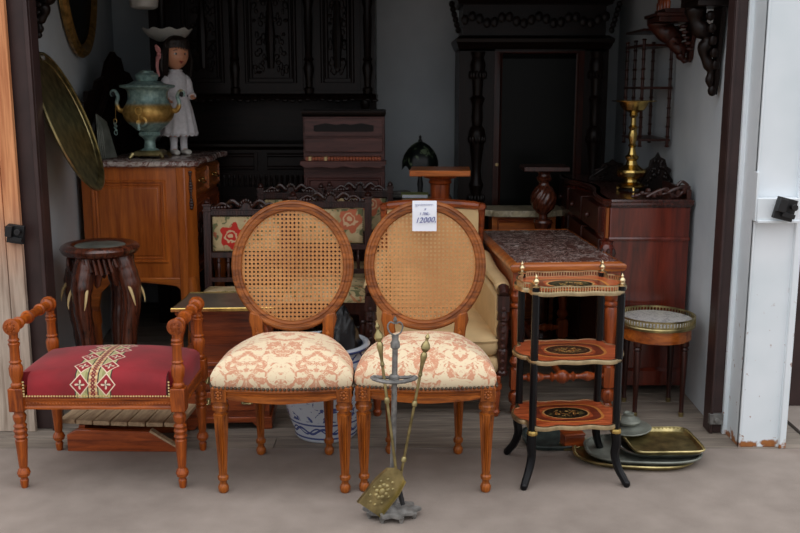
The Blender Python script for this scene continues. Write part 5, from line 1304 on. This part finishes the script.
for x in (-.085, -.03, .03, .085): m = MB(); m.lathe([(.02, .010), (.05, .012), (.06, .007), (.14, .011), (.22, .007), (.23, .012), (.26, .010)], 10, c=(x, -.055, 0)); m.build('spindle', 'redwood', t)
# bamboo whatnot
t = thing('hanging_whatnot', 'small hanging bamboo-turned shelf on the right wall behind the brass stand', 'shelf', (1.372, 5.10, 1.15), -91)
for k, (x, y) in enumerate(((-.19, -.15), (.19, -.15), (0, -.15), (-.19, -.012), (.19, -.012))):
    m = MB(); pr = []
    for j in range(12): z = j * .048; pr += [(z, .008), (z + .004, .013), (z + .010, .008)]
    m.lathe(pr, 10, c=(x, y, 0)); m.build('post', 'reddark', t)
for z in (.03, .29, .50, .575):
    m = MB(); m.b2((-.20, -.16, z), (.20, 0, z + .012)); m.build('shelf', 'reddark', t, bevel=.002)
# carved dark mirror crest standing on the commode at the wall
cr_ = carved_scrap('carved_headboard', 'dark carved wooden crest panel leaning on the left wall behind the samovar', 'panel', (-1.575, 5.38, 1.081), .72, .56, 'dark', 78, seed=9, thick=.03,
    prof=[(-.5, 0), (.5, 0), (.5, .55), (.42, .62), (.44, .70), (.30, .70), (.22, .80), (.14, .82), (.10, .94), (.04, .96), (0, 1.0), (-.04, .96), (-.10, .90), (-.16, .76), (-.26, .72), (-.30, .64), (-.42, .62), (-.44, .54), (-.5, .52)])
t = thing('folded_linen', 'folded grey-white cloth leaning behind the round brass tray on the commode', 'cloth', (-1.545, 5.06, 1.081), 70)
m = MB(); 
for k in range(4): m.prism([(-.06 + .006 * k, 0), (.07 - .004 * k, 0), (.045 - .006 * k, .19 - .02 * k), (-.035, .235 - .02 * k)], -.008 - .008 * k, -.001 - .008 * k, T(0, 0, 0) @ RX(-6), axis='y')
m.build('folds', 'pewter', t, bevel=.003)
# white scalloped bowl on a slender stand behind the doll
t = thing('scalloped_bowl', 'white scalloped glass bowl above the doll, on a tall dark stand', 'bowl', (-1.325, 5.62, 1.70))
m = MB(); vs = []; fs = []; n = 60; pr = [(.0, .03, 0), (.005, .06, 0), (.03, .105, 0), (.055, .128, .3), (.072, .140, 1), (.068, .132, 1), (.045, .112, .3), (.02, .08, 0), (.012, .02, 0)]
for z, r, s_ in pr:
    for i in range(n): a = 2 * PI * i / n; vs.append((r * (1 + .035 * s_ * math.cos(10 * a)) * math.cos(a), r * (1 + .035 * s_ * math.cos(10 * a)) * math.sin(a), z + s_ * .006 * math.cos(10 * a)))
for j in range(len(pr) - 1):
    for i in range(n): fs.append((j * n + i, j * n + (i + 1) % n, (j + 1) * n + (i + 1) % n, (j + 1) * n + i))
fs += [tuple(reversed(range(n))), tuple((len(pr) - 1) * n + i for i in range(n))]
m.add(vs, fs); m.build('bowl', 'porcelain', t, ang=60)
t = thing('dark_flower_stand', 'slender dark turned stand on the commode carrying the scalloped bowl', 'stand', (-1.325, 5.62, 1.081)); t.scale = (1, 1, .995)
m = MB(); m.lathe([(0, .09), (.02, .085), (.03, .03), (.1, .02), (.3, .028), (.45, .018), (.58, .025), (.60, .06), (.622, .065)], 20); m.build('shaft', 'dark', t)
t = thing('glass_lampshade', 'white glass lampshade hanging above the scalloped bowl at the top edge', 'lampshade', (-1.42, 5.50, 1.875))
m = MB(); m.lathe([(.0, .055), (.01, .075), (.05, .080), (.09, .07), (.13, .035), (.15, .03)], 28); m.build('shade', 'porcelain', t); m = MB(); m.tube([(0, 0, .15), (0, 0, .74)], .004, 6); m.build('cord', 'black', t)

# ------------------------------------------------------------------ the doll
dl = thing('doll', 'dark-haired doll in a white lace-hemmed dress and pink ribbon standing beside the samovar', 'doll', (-1.232, 5.38, 1.081), 38); dl.scale = (1.06, 1.06, 1.04)
# local: faces -y. continuous skinned body
def skin_body():
    me = bpy.data.meshes.new('body'); V = []; Ed = []; Rr = []
    def chain(pts, start=None):
        prev = start
        for p in pts:
            V.append(p[:3]); Rr.append(p[3]); i = len(V) - 1
            if prev is not None: Ed.append((prev, i))
            prev = i
        return prev
    pel = chain([(0, 0, .255, .044)]); chest = chain([(0, 0, .31, .040), (0, -.003, .365, .044)], pel); neck = chain([(0, .0, .41, .026), (0, 0, .435, .018), (0, -.002, .455, .020)], chest)
    for s in (-1, 1):
        chain([(s * .026, 0, .215, .030), (s * .028, -.002, .12, .022), (s * .028, 0, .035, .015), (s * .030, -.012, .014, .016), (s * .032, -.040, .011, .014)], pel)
        if s < 0: w_ = chain([(-.048, 0, .395, .020), (-.066, .0, .33, .016), (-.068, -.03, .285, .012)], chest); h = (-.066, -.052, .280); dr = Vector((.0, -1, -.1))
        else: w_ = chain([(.048, 0, .395, .020), (.068, -.012, .335, .016), (.064, -.055, .300, .012)], chest); h = (.055, -.075, .298); dr = Vector((-.2, -1, .1))
        chain([(h[0], h[1], h[2], .010)], w_); hi = len(V) - 1
        dr.normalize(); side = dr.cross(Vector((0, 0, 1))).normalized()
        for k, (o_, L) in enumerate(((-.0075, .017), (-.0025, .021), (.0025, .020), (.0075, .015))):
            b0 = Vector(h) + side * o_ + dr * .007; chain([(*b0, .0032), (*(b0 + dr * L * .6), .003), (*(b0 + dr * L + Vector((0, 0, -.004))), .0024)], hi)
        b0 = Vector(h) - side * .008 * -s; chain([(*b0, .0034), (*(b0 + dr * .009 + side * s * .005 + Vector((0, 0, .004))), .0028)], hi)
    me.from_pydata(V, Ed, []); o = bpy.data.objects.new('body', me); COL.objects.link(o)
    sk = o.modifiers.new('skin', 'SKIN'); sk.use_smooth_shade = True
    if not me.skin_vertices: 
        import bmesh as B_
        bm = B_.new(); bm.from_mesh(me); bm.verts.layers.skin.verify(); bm.to_mesh(me); bm.free()
    for i, r in enumerate(Rr): me.skin_vertices[0].data[i].radius = (r, r)
    me.skin_vertices[0].data[0].use_root = True
    sub = o.modifiers.new('sub', 'SUBSURF'); sub.levels = sub.render_levels = 2
    me.materials.append(M['skin']); o.parent = dl; return o
body = skin_body()
# sculpted head
m = MB(); n = 28; vs = []; fs = []; J = 22; HC = (0, -.004, .512)
for j in range(J + 1):
    ph = PI * j / J - PI / 2
    for i in range(n):
        a = 2 * PI * i / n; x = math.cos(ph) * math.sin(a); y = -math.cos(ph) * math.cos(a); z = math.sin(ph)
        w_ = .056 * (1 - .16 * max(0, -z)); d_ = .058; X = x * w_; Y = y * d_; Z = z * .066
        f_ = max(0, -y)
        g = lambda cx, cz, sx2, sz2: math.exp(-((X - cx) / sx2) ** 2 - ((Z - cz) / sz2) ** 2)
        if y < 0:
            Y -= .010 * g(0, -.014, .007, .010); Y -= .005 * (g(.026, -.026, .014, .014) + g(-.026, -.026, .014, .014)); Y += .006 * (g(.020, .002, .011, .008) + g(-.020, .002, .011, .008))
            Y -= .004 * g(0, -.034, .010, .005); Y -= .005 * g(0, -.054, .012, .010)
        vs.append((HC[0] + X, HC[1] + Y, HC[2] + Z))
for j in range(J):
    for i in range(n): fs.append((j * n + i, j * n + (i + 1) % n, (j + 1) * n + (i + 1) % n, (j + 1) * n + i))
m.add(vs, fs)
for s in (-1, 1): m.ball((s * .054, .002, HC[2] - .006), (.006, .010, .014), 10)
head = m.build('head', 'skin', dl, ang=80)
for s in (-1, 1):
    m = MB(); m.ball((s * .020, -.050, HC[2] + .001), (.0085, .006, .0065), 12); e = m.build('eye', 'porcelain', head, ang=80)
    m = MB(); m.ball((s * .020, -.0545, HC[2] + .001), (.0045, .003, .005), 10); m.build('iris', 'hair', head)
    m = MB(); m.tube([(s * .010, -.056, HC[2] + .014), (s * .020, -.056, HC[2] + .018), (s * .031, -.050, HC[2] + .014)], .0015, 6); m.build('eyebrow', 'hair', head)
m = MB(); m.tube([(-.010, -.0595, HC[2] - .033), (-.004, -.0625, HC[2] - .031), (0, -.063, HC[2] - .0325), (.004, -.0625, HC[2] - .031), (.010, -.0595, HC[2] - .033)], [.001, .0026, .002, .0026, .001], 8); m.tube([(-.007, -.060, HC[2] - .0365), (0, -.0625, HC[2] - .038), (.007, -.060, HC[2] - .0365)], [.001, .0028, .001], 8); m.build('mouth', 'lips', head)
m = MB(); rn = random.Random(11)   # wavy hair: cap and locks, fringe in front, falling to the shoulders behind
vs = []; fs = []; J = 16; n = 40
for j in range(J + 1):
    t_ = j / J
    for i in range(n):
        a = 2 * PI * i / n; front = max(0, math.cos(a)); low = -.004 + .034 * front ** .6 if front > .62 else -.085 - .02 * math.cos(a)
        zt = .082; ph = t_ * PI / 2; z = zt * math.cos(ph) if True else 0
        zz = zt + (low - zt) * (1 - math.cos(ph)) ** .8 if t_ < 1 else low
        rr = math.sin(min(1, t_ * 1.6) * PI / 2); wave = 1 + .035 * math.sin(a * 11 + t_ * 5)
        vs.append((HC[0] + .067 * rr * math.sin(a) * wave, HC[1] + .004 - .066 * rr * math.cos(a) * wave, HC[2] + zz))
for j in range(J):
    for i in range(n): fs.append((j * n + i, j * n + (i + 1) % n, (j + 1) * n + (i + 1) % n, (j + 1) * n + i))
m.add(vs, fs)
for k in range(34):
    a = R(75 + 210 * k / 33); x = .064 * math.sin(a); y = .004 - .062 * math.cos(a)
    m.tube(spline([(x * .8, y * .8, HC[2] + .04), (x * 1.05, y * 1.05, HC[2]), (x * 1.12, y * 1.12 + .004, HC[2] - .05), (x * .98, y * 1.08 + .004, HC[2] - .10 + rn.uniform(-.015, .01))], 4), [.008] * 10 + [.006, .004, .001], 6)
for k in range(13):
    a = R(-66 + 132 * k / 12); x = .058 * math.sin(a); y = -.060 * math.cos(a)
    m.tube([(x * .6, y * .7, HC[2] + .062), (x * .98, y * 1.06 + .002, HC[2] + .042), (x * 1.02, y * 1.05, HC[2] + .022 + rn.uniform(-.004, .004))], [.009, .008, .002], 6)
m.build('hair', 'hair', dl, ang=70)
m = MB(); 
for s in (-1, 1): m.tube(spline([(-.074, -.012, HC[2] - .005), (-.084, -.02, HC[2] + .018 * s), (-.092, -.018, HC[2] + .034 * s)], 4), [.003, .006, .009, .011, .012, .010, .008, .006, .003], 8, flat=.5)
m.tube(spline([(-.076, -.014, HC[2] - .005), (-.090, -.02, HC[2] - .05), (-.082, -.018, HC[2] - .095)], 4), [.004, .005, .006, .007, .007, .006, .006, .005, .004], 8, flat=.4); m.ball((-.078, -.016, HC[2] - .004), .010, 8); m.build('ribbon', 'pink', dl)
for o_ in COL.objects:
    if o_ is head or o_.parent is head or (o_.parent is dl and o_.name.split('.')[0] in ('hair', 'ribbon')):
        for v_ in o_.data.vertices: v_.co = Vector((v_.co.x * 1.2, v_.co.y * 1.2, .455 + (v_.co.z - .455) * 1.2)) if o_.name.split('.')[0] != 'ribbon' else Vector((v_.co.x * 1.25, v_.co.y * 1.3, .455 + (v_.co.z - .455) * 1.25))
# dress
m = MB(); vs = []; fs = []; n = 64; pr = [(.440, .026, 0), (.434, .034, 0), (.425, .046, 0), (.405, .058, 0), (.37, .057, 0), (.33, .054, 0), (.31, .054, 0), (.295, .062, .3), (.25, .074, .8), (.20, .084, 1), (.15, .093, 1.2), (.105, .099, 1.4), (.100, .096, 1.4), (.15, .088, 1), (.25, .066, .6)]
for z, r, w_ in pr:
    for i in range(n): a = 2 * PI * i / n; k_ = 1 + .05 * w_ * math.cos(11 * a); vs.append((r * k_ * math.sin(a) * (1.0 if z < .3 else .98), -r * k_ * math.cos(a) * (.92 if z < .3 else .82), z + (.005 * math.cos(22 * a) if z < .11 else 0)))
for j in range(len(pr) - 1):
    for i in range(n): fs.append((j * n + i, j * n + (i + 1) % n, (j + 1) * n + (i + 1) % n, (j + 1) * n + i))
m.add(vs, fs); dress = m.build('dress', 'white_cloth', dl, ang=70)
m = MB(); m.tube([(.1 * 1.02 * math.sin(a), -.1 * .94 * math.cos(a), .112 + .004 * math.cos(22 * a)) for a in (2 * PI * k / 88 for k in range(88))], .0035, 5, closed=True); m.build('lace_trim', 'white_cloth', dress); m = MB(); m.tube([(.055 * math.sin(a), -.046 * math.cos(a), .315) for a in (2 * PI * k / 30 for k in range(30))], .004, 6, closed=True); m.build('waistband', 'white_cloth', dress); m = MB(); m.tube([(.03 * math.sin(a), -.026 * math.cos(a), .440) for a in (2 * PI * k / 30 for k in range(30))], .006, 6, closed=True); m.build('collar', 'white_cloth', dress)
for s, pts in ((-1, [(-.044, 0, .412), (-.060, 0, .375), (-.067, 0, .33), (-.068, -.026, .290)]), (1, [(.044, 0, .412), (.060, -.004, .375), (.068, -.012, .335), (.064, -.048, .305)])):
    m = MB(); m.tube(spline(pts, 4), [.016, .020, .023, .025, .025, .024, .022, .021, .020, .019, .018, .019, .022], 12); m.build('sleeve', 'white_cloth', dl, ang=70)
for s in (-1, 1):
    m = MB(); m.tube([(s * .028, -.002, .095), (s * .028, -.001, .06), (s * .029, 0, .022)], [.021, .019, .019], 12); m.build('sock', 'white_cloth', dl)
    m = MB(); m.tube(spline([(s * .029, .016, .014), (s * .030, -.01, .015), (s * .032, -.036, .013), (s * .033, -.056, .011)], 4), [.012, .016, .018, .0185, .019, .019, .019, .0195, .0195, .019, .018, .015, .008], 12, flat=.75); m.build('shoe', 'porcelain', dl)
